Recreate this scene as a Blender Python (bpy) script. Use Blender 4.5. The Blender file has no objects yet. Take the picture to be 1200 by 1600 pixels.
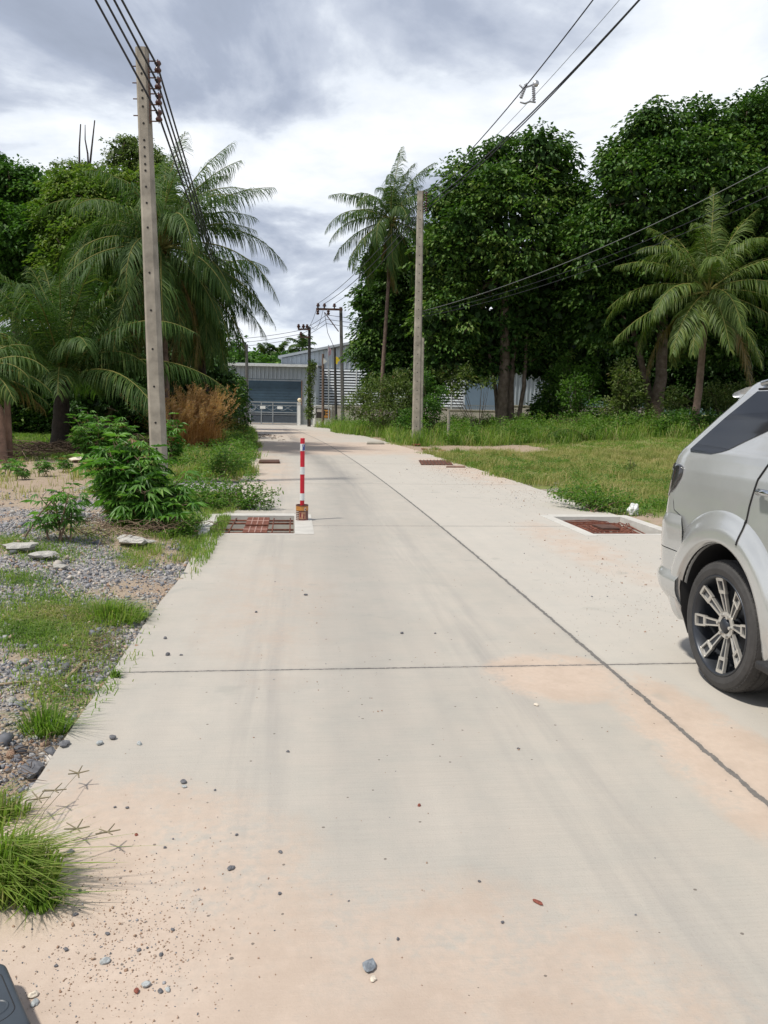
import bpy, math, random
import numpy as np
random.seed(11)
rng = np.random.default_rng(11)
SC = bpy.context.scene
COL = SC.collection
PI = math.pi

# ------------------------------------------------------------------ camera model (used to survey the place)
TH = math.radians(7.78); RO = math.radians(1.2); FL = 1200.0; EYE = 1.62
_c, _s, _cr, _sr = math.cos(TH), math.sin(TH), math.cos(RO), math.sin(RO)
CF = (0, _c, -_s)
CR = (_cr, _s*_sr, _c*_sr)
CU = (-_sr, _s*_cr, _c*_cr)

def ray(px, py):
    a = (px-600)/FL; b = -(py-800)/FL
    return tuple(CF[i]+a*CR[i]+b*CU[i] for i in range(3))

def P(px, py, Y):
    d = ray(px, py); t = Y/d[1]
    return (d[0]*t, Y, EYE+d[2]*t)

def ss(a, b, x):
    t = np.clip((x-a)/(b-a), 0, 1)
    return t*t*(3-2*t)

# ------------------------------------------------------------------ road line and terrain
def xj(s): return 1.95-.0992*s-.0011*s*s
def road(o, s):
    k = .0992+.0022*s; n = math.sqrt(1+k*k)
    return (xj(s)+o/n, s+o*k/n)
def to_road(x, y):
    s = np.array(y, dtype=float)+0; x = np.array(x, dtype=float)
    y = np.array(y, dtype=float)
    o = x*0
    for _ in range(6):
        sc = np.clip(s, -20, 75)
        k = .0992+.0022*sc; n = np.sqrt(1+k*k)
        o = ((x-xj(sc))+(y-sc)*k)/n
        s = y-o*k/n
        s = np.clip(s, y-12, y+12)
    return o, s

_wv = [(random.uniform(.6, 1.4), random.uniform(0, 6.28), random.uniform(0, 6.28)) for _ in range(24)]
def fbm(x, y, sc=1.0, octv=4, seed=0):
    r = 0; a = 1.0; f = 1.0/sc; tot = 0
    for i in range(octv):
        for j in range(3):
            k, an, ph = _wv[(i*3+j+seed*5) % 24]
            r = r+a*np.sin((x*np.cos(an)+y*np.sin(an))*f*k*6.28+ph+seed+1.7*np.sin((x*np.sin(an)-y*np.cos(an))*f*k*3.1+ph*2))
            tot += a
        a *= .55; f *= 2.07
    return r/tot

PITS = [(-3.08, -2.0), (1.94, 3.04)]
PS0, PS1 = 9.88, 11.47
def hz(x, y):
    x = np.asarray(x, dtype=float); y = np.asarray(y, dtype=float)
    o, s = to_road(x, y)
    h = .85*ss(2, 16, x)*ss(20, 45, y)
    h = h+.035*fbm(x, y, 3.0, 4)*ss(3.1, 4.5, np.abs(o))
    h = h+.10*fbm(x, y, 6.0, 2, 2)*ss(4, 9, np.abs(o))
    # heaped gravel on the left bank
    h = h+.16*np.exp(-((o+5.0)/1.1)**2)*ss(3, 5, s)*(1-ss(12, 15, s))
    h = h-.035*(1-ss(3.1, 3.5, np.abs(o)))
    inr = (np.abs(o) < 2.98) & (s < 64) & (s > -6)
    h = np.where(inr, -.14, h)
    for a, b in PITS:
        h = np.where((o > a-.12) & (o < b+.12) & (s > PS0-.12) & (s < PS1+.12), -.9, h)
    return h

def GT(px, py):
    """the spot on the ground seen at a pixel of the survey photograph"""
    d = ray(px, py); t = .5
    for i in range(4000):
        x, y, z = d[0]*t, d[1]*t, EYE+d[2]*t
        o, s = to_road(x, y)
        g = 0.0 if abs(float(o)) < 3.08 and float(s) < 64 else float(hz(x, y))
        if z <= g: break
        t *= 1.0025
    return (x, y, g)

# ------------------------------------------------------------------ materials
def new_mat(name):
    m = bpy.data.materials.new(name); m.use_nodes = True
    nt = m.node_tree
    for n in list(nt.nodes): nt.nodes.remove(n)
    out = nt.nodes.new('ShaderNodeOutputMaterial')
    return m, nt, out
def N(nt, t, **kw):
    n = nt.nodes.new(t)
    for k, v in kw.items():
        if k.startswith('i_'):
            n.inputs[k[2:].replace('_', ' ')].default_value = v
        else: setattr(n, k, v)
    return n
def L(nt, a, b): nt.links.new(a, b)
def math_n(nt, op, a, b=None, c=None, clamp=False):
    n = nt.nodes.new('ShaderNodeMath'); n.operation = op; n.use_clamp = clamp
    for i, v in enumerate((a, b, c)):
        if v is None: continue
        if isinstance(v, (int, float)): n.inputs[i].default_value = v
        else: nt.links.new(v, n.inputs[i])
    return n.outputs[0]
def mixc(nt, fac, a, b, blend='MIX'):
    n = nt.nodes.new('ShaderNodeMix'); n.data_type = 'RGBA'; n.blend_type = blend
    for i, v in ((0, fac), (6, a), (7, b)):
        if isinstance(v, (int, float)): n.inputs[i].default_value = v
        elif isinstance(v, tuple): n.inputs[i].default_value = (v[0], v[1], v[2], 1)
        else: nt.links.new(v, n.inputs[i])
    return n.outputs[2]
def ramp(nt, fac, stops):
    n = nt.nodes.new('ShaderNodeValToRGB')
    el = n.color_ramp.elements
    while len(el) < len(stops): el.new(.5)
    for e, (p, c) in zip(el, stops):
        e.position = p; e.color = (c[0], c[1], c[2], 1) if isinstance(c, tuple) else (c, c, c, 1)
    nt.links.new(fac, n.inputs[0])
    return n.outputs[0]
def noise(nt, vec, scale, detail=4, rough=.55, dist=0):
    n = nt.nodes.new('ShaderNodeTexNoise')
    n.inputs['Scale'].default_value = scale; n.inputs['Detail'].default_value = detail
    n.inputs['Roughness'].default_value = rough; n.inputs['Distortion'].default_value = dist
    if vec is not None: nt.links.new(vec, n.inputs['Vector'])
    return n.outputs[0]
def bump(nt, h, strength, dist=.01):
    n = nt.nodes.new('ShaderNodeBump'); n.inputs['Strength'].default_value = strength
    n.inputs['Distance'].default_value = dist
    nt.links.new(h, n.inputs['Height']); return n.outputs[0]

def mat(name, c, rough=.6, metal=0, var=.15, sc=6, c2=None, bmp=.2, coat=0, spec=.5, sc2=None, bd=.004):
    m, nt, out = new_mat(name)
    b = N(nt, 'ShaderNodeBsdfPrincipled')
    tc = N(nt, 'ShaderNodeTexCoord')
    f = noise(nt, tc.outputs['Object'], sc, 6, .6)
    f = ramp(nt, f, [(.3, 0.0), (.7, 1.0)])
    lo = tuple(x*(1-var) for x in c)
    hi = c2 if c2 else tuple(min(1, x*(1+var)) for x in c)
    L(nt, mixc(nt, f, lo, hi), b.inputs['Base Color'])
    b.inputs['Roughness'].default_value = rough
    b.inputs['Metallic'].default_value = metal
    b.inputs['Specular IOR Level'].default_value = spec
    b.inputs['Coat Weight'].default_value = coat
    if bmp:
        L(nt, bump(nt, noise(nt, tc.outputs['Object'], sc2 or sc*8, 5), bmp, bd), b.inputs['Normal'])
    L(nt, b.outputs[0], out.inputs[0])
    return m

def leafmat(name, stops, rough=.45, trans=.35, spec=.4):
    m, nt, out = new_mat(name)
    at = N(nt, 'ShaderNodeAttribute', attribute_name='var')
    col = ramp(nt, at.outputs['Fac'], stops)
    b = N(nt, 'ShaderNodeBsdfPrincipled')
    L(nt, col, b.inputs['Base Color']); b.inputs['Roughness'].default_value = rough
    b.inputs['Specular IOR Level'].default_value = spec
    t = N(nt, 'ShaderNodeBsdfTranslucent')
    L(nt, mixc(nt, 1.0, col, (1.0, 1.25, .5), 'MULTIPLY'), t.inputs[0])
    mx = N(nt, 'ShaderNodeMixShader'); mx.inputs[0].default_value = trans
    L(nt, b.outputs[0], mx.inputs[1]); L(nt, t.outputs[0], mx.inputs[2])
    L(nt, mx.outputs[0], out.inputs[0])
    return m

# ------------------------------------------------------------------ objects
def setp(o, label=None, cat=None, group=None, kind=None):
    if label: o['label'] = label
    if cat: o['category'] = cat
    if group: o['group'] = group
    if kind: o['kind'] = kind
    return o
def thing(name, label, cat, loc=(0, 0, 0), rz=0, group=None):
    o = bpy.data.objects.new(name, None); COL.objects.link(o)
    o.location = loc; o.rotation_euler = (0, 0, rz); o.empty_display_size = .2
    return setp(o, label, cat, group)

class MB:
    """collects shapes and links them as one mesh"""
    def __init__(s): s.v = []; s.f = []; s.m = []; s.mi = 0
    def quadbox(s, x0, x1, y0, y1, z0, z1):
        b = len(s.v)
        s.v += [(x0, y0, z0), (x1, y0, z0), (x1, y1, z0), (x0, y1, z0), (x0, y0, z1), (x1, y0, z1), (x1, y1, z1), (x0, y1, z1)]
        for q in ((0, 3, 2, 1), (4, 5, 6, 7), (0, 1, 5, 4), (1, 2, 6, 5), (2, 3, 7, 6), (3, 0, 4, 7)):
            s.f.append([b+i for i in q]); s.m.append(s.mi)
        return s
    def poly(s, pts):
        b = len(s.v); s.v += [tuple(p) for p in pts]; s.f.append(list(range(b, b+len(pts)))); s.m.append(s.mi); return s
    def prism(s, pts, vec):
        """flat outline pts swept along vec"""
        n = len(pts); b = len(s.v)
        s.v += [tuple(p) for p in pts]+[tuple(p[i]+vec[i] for i in range(3)) for p in pts]
        s.f.append([b+i for i in range(n)][::-1]); s.f.append([b+n+i for i in range(n)]); s.m += [s.mi]*2
        for i in range(n):
            j = (i+1) % n
            s.f.append([b+i, b+j, b+n+j, b+n+i]); s.m.append(s.mi)
        return s
    def tube(s, pts, rad, k=8, cap=True):
        pts = [np.array(p, dtype=float) for p in pts]; n = len(pts)
        if not hasattr(rad, '__len__'): rad = [rad]*n
        b = len(s.v); ref = None
        for i in range(n):
            t = pts[min(i+1, n-1)]-pts[max(i-1, 0)]; t = t/(np.linalg.norm(t)+1e-9)
            if ref is None: ref = np.array([0, 0, 1.]) if abs(t[2]) < .9 else np.array([1., 0, 0])
            u = ref-t*np.dot(ref, t); u /= np.linalg.norm(u)+1e-9; w = np.cross(t, u); ref = u
            for j in range(k):
                a = 2*PI*j/k
                s.v.append(tuple(pts[i]+rad[i]*(math.cos(a)*u+math.sin(a)*w)))
        for i in range(n-1):
            for j in range(k):
                j2 = (j+1) % k
                s.f.append([b+i*k+j, b+i*k+j2, b+(i+1)*k+j2, b+(i+1)*k+j]); s.m.append(s.mi)
        if cap:
            s.f.append([b+j for j in range(k)][::-1]); s.f.append([b+(n-1)*k+j for j in range(k)]); s.m += [s.mi]*2
        return s
    def lathe(s, prof, axis='z', c=(0, 0, 0), k=24, closed=False):
        """prof: list of (radius, height along the axis)"""
        b = len(s.v); n = len(prof)
        for r, h in prof:
            for j in range(k):
                a = 2*PI*j/k; x, y = r*math.cos(a), r*math.sin(a)
                p = {'z': (x, y, h), 'y': (x, h, y), 'x': (h, x, y)}[axis]
                s.v.append(tuple(p[i]+c[i] for i in range(3)))
        rng_ = range(n) if closed else range(n-1)
        for i in rng_:
            i2 = (i+1) % n
            for j in range(k):
                j2 = (j+1) % k
                s.f.append([b+i*k+j, b+i*k+j2, b+i2*k+j2, b+i2*k+j]); s.m.append(s.mi)
        return s
    def grid(s, fn, us, vs):
        b = len(s.v); nu, nv = len(us), len(vs)
        for v in vs:
            for u in us: s.v.append(tuple(fn(u, v)))
        for j in range(nv-1):
            for i in range(nu-1):
                s.f.append([b+j*nu+i, b+j*nu+i+1, b+(j+1)*nu+i+1, b+(j+1)*nu+i]); s.m.append(s.mi)
        return s
    def build(s, name, m, parent=None, loc=None, smooth=False, bevel=0, rot=None):
        me = bpy.data.meshes.new(name); me.from_pydata(s.v, [], s.f)
        ms = m if isinstance(m, (list, tuple)) else [m]
        for x in ms: me.materials.append(x)
        if len(ms) > 1: me.polygons.foreach_set('material_index', s.m)
        if smooth: me.polygons.foreach_set('use_smooth', [True]*len(me.polygons))
        me.update()
        o = bpy.data.objects.new(name, me); COL.objects.link(o)
        if parent: o.parent = parent
        if loc is not None: o.location = loc
        if rot is not None: o.rotation_euler = rot
        if bevel:
            b = o.modifiers.new('bevel', 'BEVEL'); b.width = bevel; b.segments = 2; b.limit_method = 'ANGLE'
        return o

class Fol:
    """foliage: many small triangles in one mesh, each with a tint value 'var'"""
    def __init__(s): s.V = []; s.F = []; s.A = []; s.n = 0
    def add(s, V, F, A):
        s.V.append(V.reshape(-1, 3)); s.F.append(F.reshape(-1, 3)+s.n); s.A.append(A.reshape(-1)); s.n += V.size//3
    def leaves(s, Pp, D, Nn, Ln, W, var, fold=.25, droop=.15):
        n = len(Pp)
        D = D/(np.linalg.norm(D, axis=1, keepdims=True)+1e-9)
        S = np.cross(D, Nn); S /= np.linalg.norm(S, axis=1, keepdims=True)+1e-9
        U = np.cross(S, D)
        Ln = np.broadcast_to(Ln, n)[:, None]; W = np.broadcast_to(W, n)[:, None]
        V = np.empty((n, 4, 3))
        V[:, 0] = Pp
        m = Pp+D*Ln*.45
        V[:, 1] = m+S*W*.5+U*W*fold
        V[:, 2] = Pp+D*Ln+np.array([0, 0, -1.])*Ln*droop
        V[:, 3] = m-S*W*.5+U*W*fold
        b = np.arange(n)[:, None]*4
        F = np.concatenate([b+np.array([[0, 1, 2]]), b+np.array([[0, 2, 3]])], 1)
        s.add(V, F, np.repeat(var, 2))
    def blades(s, Pp, H, W, lean, bend, var):
        """grass: base pair, middle pair, tip"""
        n = len(Pp)
        a = rng.uniform(0, 2*PI, n); S = np.stack([np.cos(a), np.sin(a), a*0], 1)*np.broadcast_to(W, n)[:, None]*.5
        H = np.broadcast_to(H, n)[:, None]
        up = np.array([[0, 0, 1.]])
        V = np.empty((n, 5, 3))
        V[:, 0] = Pp-S; V[:, 1] = Pp+S
        m = Pp+(up+lean*.35)*H*.55
        V[:, 2] = m-S*.75; V[:, 3] = m+S*.75
        V[:, 4] = Pp+(up*(1-bend)+lean)*H
        b = np.arange(n)[:, None]*5
        F = np.concatenate([b+np.array([[0, 1, 3]]), b+np.array([[0, 3, 2]]), b+np.array([[2, 3, 4]])], 1)
        s.add(V, F, np.repeat(var, 3))
    def strips(s, Pp, D0, D1, D2, Ln, W, side, var):
        n = len(Pp); Ln = Ln[:, None]; W = W[:, None]*.5
        p1 = Pp+D0*Ln*.4; p2 = p1+D1*Ln*.35; p3 = p2+D2*Ln*.25
        V = np.empty((n, 7, 3))
        V[:, 0] = Pp-side*W*.6; V[:, 1] = Pp+side*W*.6
        V[:, 2] = p1-side*W; V[:, 3] = p1+side*W
        V[:, 4] = p2-side*W*.7; V[:, 5] = p2+side*W*.7
        V[:, 6] = p3
        b = np.arange(n)[:, None]*7
        F = np.concatenate([b+np.array([[i, j, k]]) for i, j, k in ((0, 1, 3), (0, 3, 2), (2, 3, 5), (2, 5, 4), (4, 5, 6))], 1)
        s.add(V, F, np.repeat(var, 5))
    def limb(s, pts, rad, var, k=4):
        """a thin stem"""
        pts = np.array(pts, dtype=float); n = len(pts)
        if not hasattr(rad, '__len__'): rad = [rad]*n
        V = []
        for i in range(n):
            t = pts[min(i+1, n-1)]-pts[max(i-1, 0)]; t /= np.linalg.norm(t)+1e-9
            r = np.array([0, 0, 1.]) if abs(t[2]) < .9 else np.array([1., 0, 0])
            u = np.cross(t, r); u /= np.linalg.norm(u)+1e-9; w = np.cross(t, u)
            for j in range(k):
                a = 2*PI*j/k; V.append(pts[i]+rad[i]*(math.cos(a)*u+math.sin(a)*w))
        F = []
        for i in range(n-1):
            for j in range(k):
                j2 = (j+1) % k; q = (i*k+j, i*k+j2, (i+1)*k+j2, (i+1)*k+j)
                F += [(q[0], q[1], q[2]), (q[0], q[2], q[3])]
        s.add(np.array(V), np.array(F), np.full(len(F), var))
    def build(s, name, m, parent=None, loc=None):
        V = np.concatenate(s.V).astype(np.float32); F = np.concatenate(s.F).astype(np.int32); A = np.concatenate(s.A).astype(np.float32)
        me = bpy.data.meshes.new(name)
        me.vertices.add(len(V)); me.vertices.foreach_set('co', V.ravel())
        me.loops.add(F.size); me.loops.foreach_set('vertex_index', F.ravel())
        me.polygons.add(len(F)); me.polygons.foreach_set('loop_start', np.arange(0, F.size, 3, dtype=np.int32))
        me.polygons.foreach_set('loop_total', np.full(len(F), 3, dtype=np.int32))
        me.update(calc_edges=True)
        at = me.attributes.new('var', 'FLOAT', 'FACE'); at.data.foreach_set('value', A)
        me.materials.append(m)
        o = bpy.data.objects.new(name, me); COL.objects.link(o)
        if parent: o.parent = parent
        if loc is not None: o.location = loc
        return o
def rsph(n):
    v = rng.normal(size=(n, 3)); return v/np.linalg.norm(v, axis=1, keepdims=True)

M = {}
M['pole'] = mat('weathered_concrete', (.30, .27, .22), .85, var=.35, sc=3, sc2=60, bmp=.5)
M['hole'] = mat('hole_shade_disc', (.02, .018, .016), .9, bmp=0)
M['iron'] = mat('rusty_iron', (.10, .05, .035), .7, .3, var=.4, sc=14)
M['cable'] = mat('cable_black', (.022, .024, .035), .5, bmp=0)
M['cable_grey'] = mat('cable_bare', (.16, .17, .17), .5, .4, bmp=0)
M['ceramic'] = mat('brown_ceramic', (.07, .03, .025), .25, var=.2)
M['galv'] = mat('galvanised', (.5, .51, .52), .4, .7, var=.15)
M['redpaint'] = mat('red_paint', (.55, .012, .03), .35, var=.12, sc=20, bmp=.05)
M['whitepaint'] = mat('white_reflective', (.72, .74, .73), .4, var=.08, sc=18, bmp=.05)
M['bluemark'] = mat('blue_print', (.06, .09, .28), .5, bmp=0)
M['rust_red'] = mat('red_oxide_steel', (.15, .03, .022), .8, .1, var=.5, sc=22, c2=(.24, .09, .05))
M['collar'] = mat('pale_cement', (.50, .48, .44), .85, var=.12, sc=5, sc2=90, bmp=.4)
M['bark'] = mat('grey_brown_bark', (.13, .085, .06), .9, var=.45, sc=3, sc2=18, bmp=1.0, bd=.05, c2=(.22, .17, .13))
M['palmbark'] = mat('palm_trunk_bark', (.16, .11, .085), .9, var=.4, sc=4, sc2=20, bmp=.8, bd=.03)
M['darkbark'] = mat('dark_fibrous_bark', (.035, .025, .02), .95, var=.4, sc=6, sc2=30, bmp=.9, bd=.03)
M['pinkbark'] = mat('pale_reddish_bark', (.24, .15, .11), .9, var=.3, sc=5, sc2=25, bmp=.8, bd=.02)
# ------------------------------------------------------------------ camera, sun, sky
cam = bpy.data.cameras.new('camera'); co = bpy.data.objects.new('camera', cam); COL.objects.link(co)
from mathutils import Matrix
co.matrix_world = Matrix(((CR[0], CU[0], -CF[0], 0), (CR[1], CU[1], -CF[1], 0), (CR[2], CU[2], -CF[2], EYE), (0, 0, 0, 1)))
cam.sensor_fit = 'VERTICAL'; cam.sensor_height = 36; cam.lens = 27.0
cam.clip_start = .05; cam.clip_end = 6000
SC.camera = co

SUN_EL = math.radians(62); 
sv = np.array([-.62, -.34, 0]); sv /= np.linalg.norm(sv)
sund = np.array([sv[0]*math.cos(SUN_EL), sv[1]*math.cos(SUN_EL), math.sin(SUN_EL)])
sl = bpy.data.lights.new('sun', 'SUN'); sl.energy = 3.8; sl.angle = math.radians(4); sl.color = (1.0, .95, .86)
so = bpy.data.objects.new('sun', sl); COL.objects.link(so)
from mathutils import Vector
so.rotation_euler = Vector(tuple(sund)).to_track_quat('Z', 'Y').to_euler()
SC.view_settings.view_transform = 'Standard'; SC.view_settings.look = 'None'
SC.view_settings.exposure = .14; SC.view_settings.gamma = 1

w = bpy.data.worlds.new('World'); SC.world = w; w.use_nodes = True
nt = w.node_tree
for n in list(nt.nodes): nt.nodes.remove(n)
wo = N(nt, 'ShaderNodeOutputWorld'); bg = N(nt, 'ShaderNodeBackground')
sky = N(nt, 'ShaderNodeTexSky'); sky.sky_type = 'NISHITA'; sky.sun_disc = False
sky.sun_elevation = SUN_EL; sky.sun_rotation = math.atan2(sund[0], sund[1])
sky.air_density = 1.2; sky.dust_density = 1.5
tc = N(nt, 'ShaderNodeTexCoord'); sx = N(nt, 'ShaderNodeSeparateXYZ'); L(nt, tc.outputs['Generated'], sx.inputs[0])
zz = math_n(nt, 'ADD', math_n(nt, 'MAXIMUM', sx.outputs[2], 0.0), .22)
cx = N(nt, 'ShaderNodeCombineXYZ')
L(nt, math_n(nt, 'DIVIDE', sx.outputs[0], zz), cx.inputs[0]); L(nt, math_n(nt, 'DIVIDE', sx.outputs[1], zz), cx.inputs[1])
mp = N(nt, 'ShaderNodeMapping'); mp.inputs['Location'].default_value = SKYOFF = (3.3, 1.9, 0); L(nt, cx.outputs[0], mp.inputs[0])
n1 = noise(nt, mp.outputs[0], 1.5, 9, .56, .35)
n2 = noise(nt, mp.outputs[0], .55, 3, .5, .2)
n3 = noise(nt, mp.outputs[0], 5.5, 6, .6, .3)
cl = math_n(nt, 'ADD', math_n(nt, 'MULTIPLY', n1, .62), math_n(nt, 'ADD', math_n(nt, 'MULTIPLY', n2, .33), math_n(nt, 'MULTIPLY', n3, .08)))
cl = math_n(nt, 'ADD', cl, math_n(nt, 'MULTIPLY', math_n(nt, 'SUBTRACT', .36, sx.outputs[2]), .17))
cc = ramp(nt, cl, [(.42, (3.5, 3.95, 4.9)), (.475, (4.1, 4.6, 5.7)), (.52, (5.9, 6.4, 7.4)), (.555, (8.2, 8.7, 9.4)), (.61, (9.9, 10.1, 10.4))])
# thin gap of open sky close to the skyline
hor = math_n(nt, 'MULTIPLY', math_n(nt, 'SUBTRACT', 1.0, math_n(nt, 'DIVIDE', sx.outputs[2], .16), clamp=True), .5)
cc2 = mixc(nt, hor, cc, (6.4, 7.3, 8.8))
mixs = mixc(nt, .93, sky.outputs[0], cc2)
L(nt, mixs, bg.inputs[0]); bg.inputs[1].default_value = .1
L(nt, bg.outputs[0], wo.inputs[0])

# ------------------------------------------------------------------ ground sheet
def axis(lo, hi, step, far, g=1.18):
    a = list(np.arange(lo, hi, step)); st = step; v = a[-1]
    while v < far: st *= g; v += st; a.append(v)
    st = step; v = lo; pre = []
    while v > -far: st *= g; v -= st; pre.append(v)
    return np.array(pre[::-1]+a)
XS = axis(-11, 8, .12, 1500); YS = axis(1.2, 30, .13, 2200, 1.06)
YS = YS[(YS > -60)]
XX, YY = np.meshgrid(XS, YS)
HH = hz(XX, YY)
oo, s_ = to_road(XX, YY)
nb = fbm(XX, YY, 2.3, 4, 1)
left = ss(-3.0, -3.2, oo) if False else (oo < -2.9)*1.0
gravel = left*.62*ss(2.6, 4.2, YY)*(1-ss(10.5, 13.5, YY))*ss(-.3, .22, nb+.25*np.exp(-((oo+4.6)/1.6)**2))
gravel = np.maximum(gravel, (np.abs(oo-3.6) < .6)*(s_ > 12)*(s_ < 26)*.5)
gravel = np.maximum(gravel, left*np.exp(-((s_-15.8)/1.3)**2)*(oo > -6)*.9)
grass = np.where(oo < 0, ss(20, 25, YY)*ss(-.75, -.2, nb)*(1-.5*ss(30, 60, YY)), ss(9, 13, YY)*ss(-.3, .2, nb)*.8)
grass = np.where((oo > 2.9) & (s_ > 28) & (s_ < 33), .12+.8*ss(7, 13, oo), grass)
grass = grass*(np.abs(oo) > 2.9)
grass = np.maximum(grass, ss(75, 140, YY))
red = ss(-.3, .4, fbm(XX, YY, 4.0, 3, 3))*.9
red = np.maximum(red, (s_ > 26)*(s_ < 35)*.9)
mb = bpy.data.meshes.new('ground')
nx, ny = len(XS), len(YS)
V = np.stack([XX, YY, HH], -1).reshape(-1, 3)
I = np.arange(nx*ny).reshape(ny, nx)
F = np.stack([I[:-1, :-1], I[:-1, 1:], I[1:, 1:], I[1:, :-1]], -1).reshape(-1, 4)
mb.vertices.add(len(V)); mb.vertices.foreach_set('co', V.astype(np.float32).ravel())
mb.loops.add(F.size); mb.loops.foreach_set('vertex_index', F.astype(np.int32).ravel())
mb.polygons.add(len(F)); mb.polygons.foreach_set('loop_start', np.arange(0, F.size, 4, dtype=np.int32))
mb.polygons.foreach_set('loop_total', np.full(len(F), 4, dtype=np.int32)); mb.update(calc_edges=True)
mb.polygons.foreach_set('use_smooth', [True]*len(F))
ca = mb.attributes.new('cover', 'FLOAT_COLOR', 'POINT')
ca.data.foreach_set('color', np.stack([gravel, grass, red, gravel*0+1], -1).reshape(-1).astype(np.float32))
m, nt, out = new_mat('ground_cover')
b = N(nt, 'ShaderNodeBsdfPrincipled'); b.inputs['Roughness'].default_value = .95; b.inputs['Specular IOR Level'].default_value = .15
at = N(nt, 'ShaderNodeAttribute', attribute_name='cover'); sp = N(nt, 'ShaderNodeSeparateColor'); L(nt, at.outputs['Color'], sp.inputs[0])
tc = N(nt, 'ShaderNodeTexCoord'); ob = tc.outputs['Object']
nA = noise(nt, ob, 1.1, 8, .65); nB = noise(nt, ob, 14, 8, .7); nC = noise(nt, ob, 60, 4, .6)
sand = mixc(nt, nB, (.20, .145, .10), (.50, .41, .31))
redc = mixc(nt, nB, (.25, .175, .13), (.47, .365, .285))
base = mixc(nt, math_n(nt, 'MULTIPLY', sp.outputs[2], nA), sand, redc)
vo = N(nt, 'ShaderNodeTexVoronoi'); vo.inputs['Scale'].default_value = 38; L(nt, ob, vo.inputs['Vector'])
sv_ = N(nt, 'ShaderNodeSeparateColor'); L(nt, vo.outputs['Color'], sv_.inputs[0])
gr = ramp(nt, sv_.outputs[0], [(0, (.12, .12, .125)), (.5, (.26, .255, .26)), (.85, (.40, .38, .36)), (1, (.5, .44, .36))])
base = mixc(nt, ramp(nt, math_n(nt, 'ADD', sp.outputs[0], math_n(nt, 'MULTIPLY', math_n(nt, 'SUBTRACT', nB, .5), .8)), [(.35, 0.0), (.6, 1.0)]), base, gr)
grn = mixc(nt, nC, (.09, .13, .03), (.24, .25, .09))
grn = mixc(nt, ramp(nt, nA, [(.5, 0.0), (.7, .5)]), grn, (.22, .20, .09))
base = mixc(nt, ramp(nt, math_n(nt, 'ADD', sp.outputs[1], math_n(nt, 'MULTIPLY', math_n(nt, 'SUBTRACT', nB, .5), .9)), [(.35, 0.0), (.7, 1.0)]), base, grn)
L(nt, base, b.inputs['Base Color'])
hh = math_n(nt, 'ADD', math_n(nt, 'MULTIPLY', nB, .6), math_n(nt, 'ADD', math_n(nt, 'MULTIPLY', vo.outputs['Distance'], .5), math_n(nt, 'MULTIPLY', nC, .4)))
L(nt, bump(nt, hh, .8, .03), b.inputs['Normal']); L(nt, b.outputs[0], out.inputs[0])
mb.materials.append(m)
go = bpy.data.objects.new('ground', mb); COL.objects.link(go); setp(go, kind='structure')

# ------------------------------------------------------------------ concrete road
OS = sorted(set([-3.1, -3.08, -2.6, -2.0, -1.5, -1, -.5, 0, .5, 1, 1.5, 1.94, 2.5, 3.04, 3.08]))
SS_ = sorted(set(list(np.round(np.arange(-5, PS0, .25), 3))+[PS0]+list(np.round(np.arange(PS0+.25, PS1, .25), 3))+[PS1]+list(np.round(np.arange(11.75, 30, .25), 3))+list(np.arange(30, 66, .5))))
vid = {}; vv = []; ff = []; uvs = []
def rv(i, j, z=0.0):
    k = (i, j, z)
    if k not in vid:
        o = OS[i]; s = SS_[j]
        e = 0
        if i == 0: e = -.012*random.random()-.02*max(0, math.sin(s*2.3)*math.sin(s*.7)); 
        if i == len(OS)-1: e = .03*math.sin(s*3.1)*random.random()
        x, y = road(o+(-e if i == 0 else e), s); vid[k] = len(vv); vv.append((x, y, z)); uvs.append((o, s))
    return vid[k]
cells = set()
for j in range(len(SS_)-1):
    for i in range(len(OS)-1):
        om, sm = (OS[i]+OS[i+1])/2, (SS_[j]+SS_[j+1])/2
        if any(a < om < b_ for a, b_ in PITS) and PS0 < sm < PS1: continue
        cells.add((i, j)); ff.append([rv(i, j), rv(i+1, j), rv(i+1, j+1), rv(i, j+1)])
for (i, j) in cells:
    for (di, dj, a, b_) in ((-1, 0, (i, j+1), (i, j)), (1, 0, (i+1, j), (i+1, j+1)), (0, -1, (i, j), (i+1, j)), (0, 1, (i+1, j+1), (i, j+1))):
        if (i+di, j+dj) not in cells: ff.append([rv(*b_), rv(*a), rv(*a, z=-.2), rv(*b_, z=-.2)])
me = bpy.data.meshes.new('road'); me.from_pydata(vv, [], ff)
uv = me.uv_layers.new(name='lane')
for lp in me.loops: uv.data[lp.index].uv = uvs[lp.vertex_index]
m, nt, out = new_mat('road_concrete')
b = N(nt, 'ShaderNodeBsdfPrincipled'); b.inputs['Roughness'].default_value = .8; b.inputs['Specular IOR Level'].default_value = .25
uvn = N(nt, 'ShaderNodeUVMap', uv_map='lane'); UV = uvn.outputs[0]
su = N(nt, 'ShaderNodeSeparateXYZ'); L(nt, UV, su.inputs[0]); U_, S_ = su.outputs[0], su.outputs[1]
nL = noise(nt, UV, .8, 6, .6); nM = noise(nt, UV, 3.2, 8, .65); nF = noise(nt, UV, 120, 4, .7); nG = noise(nt, UV, 26, 6, .65)
st = N(nt, 'ShaderNodeMapping'); st.inputs['Scale'].default_value = (7, .35, 1); L(nt, UV, st.inputs[0])
nS = noise(nt, st.outputs[0], 1.0, 5, .6)                       # streaks along the wheel tracks
br = N(nt, 'ShaderNodeMapping'); br.inputs['Scale'].default_value = (2.5, 90, 1); L(nt, UV, br.inputs[0])
nBr = noise(nt, br.outputs[0], 1.0, 3, .6)                      # broom finish across the road
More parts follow.
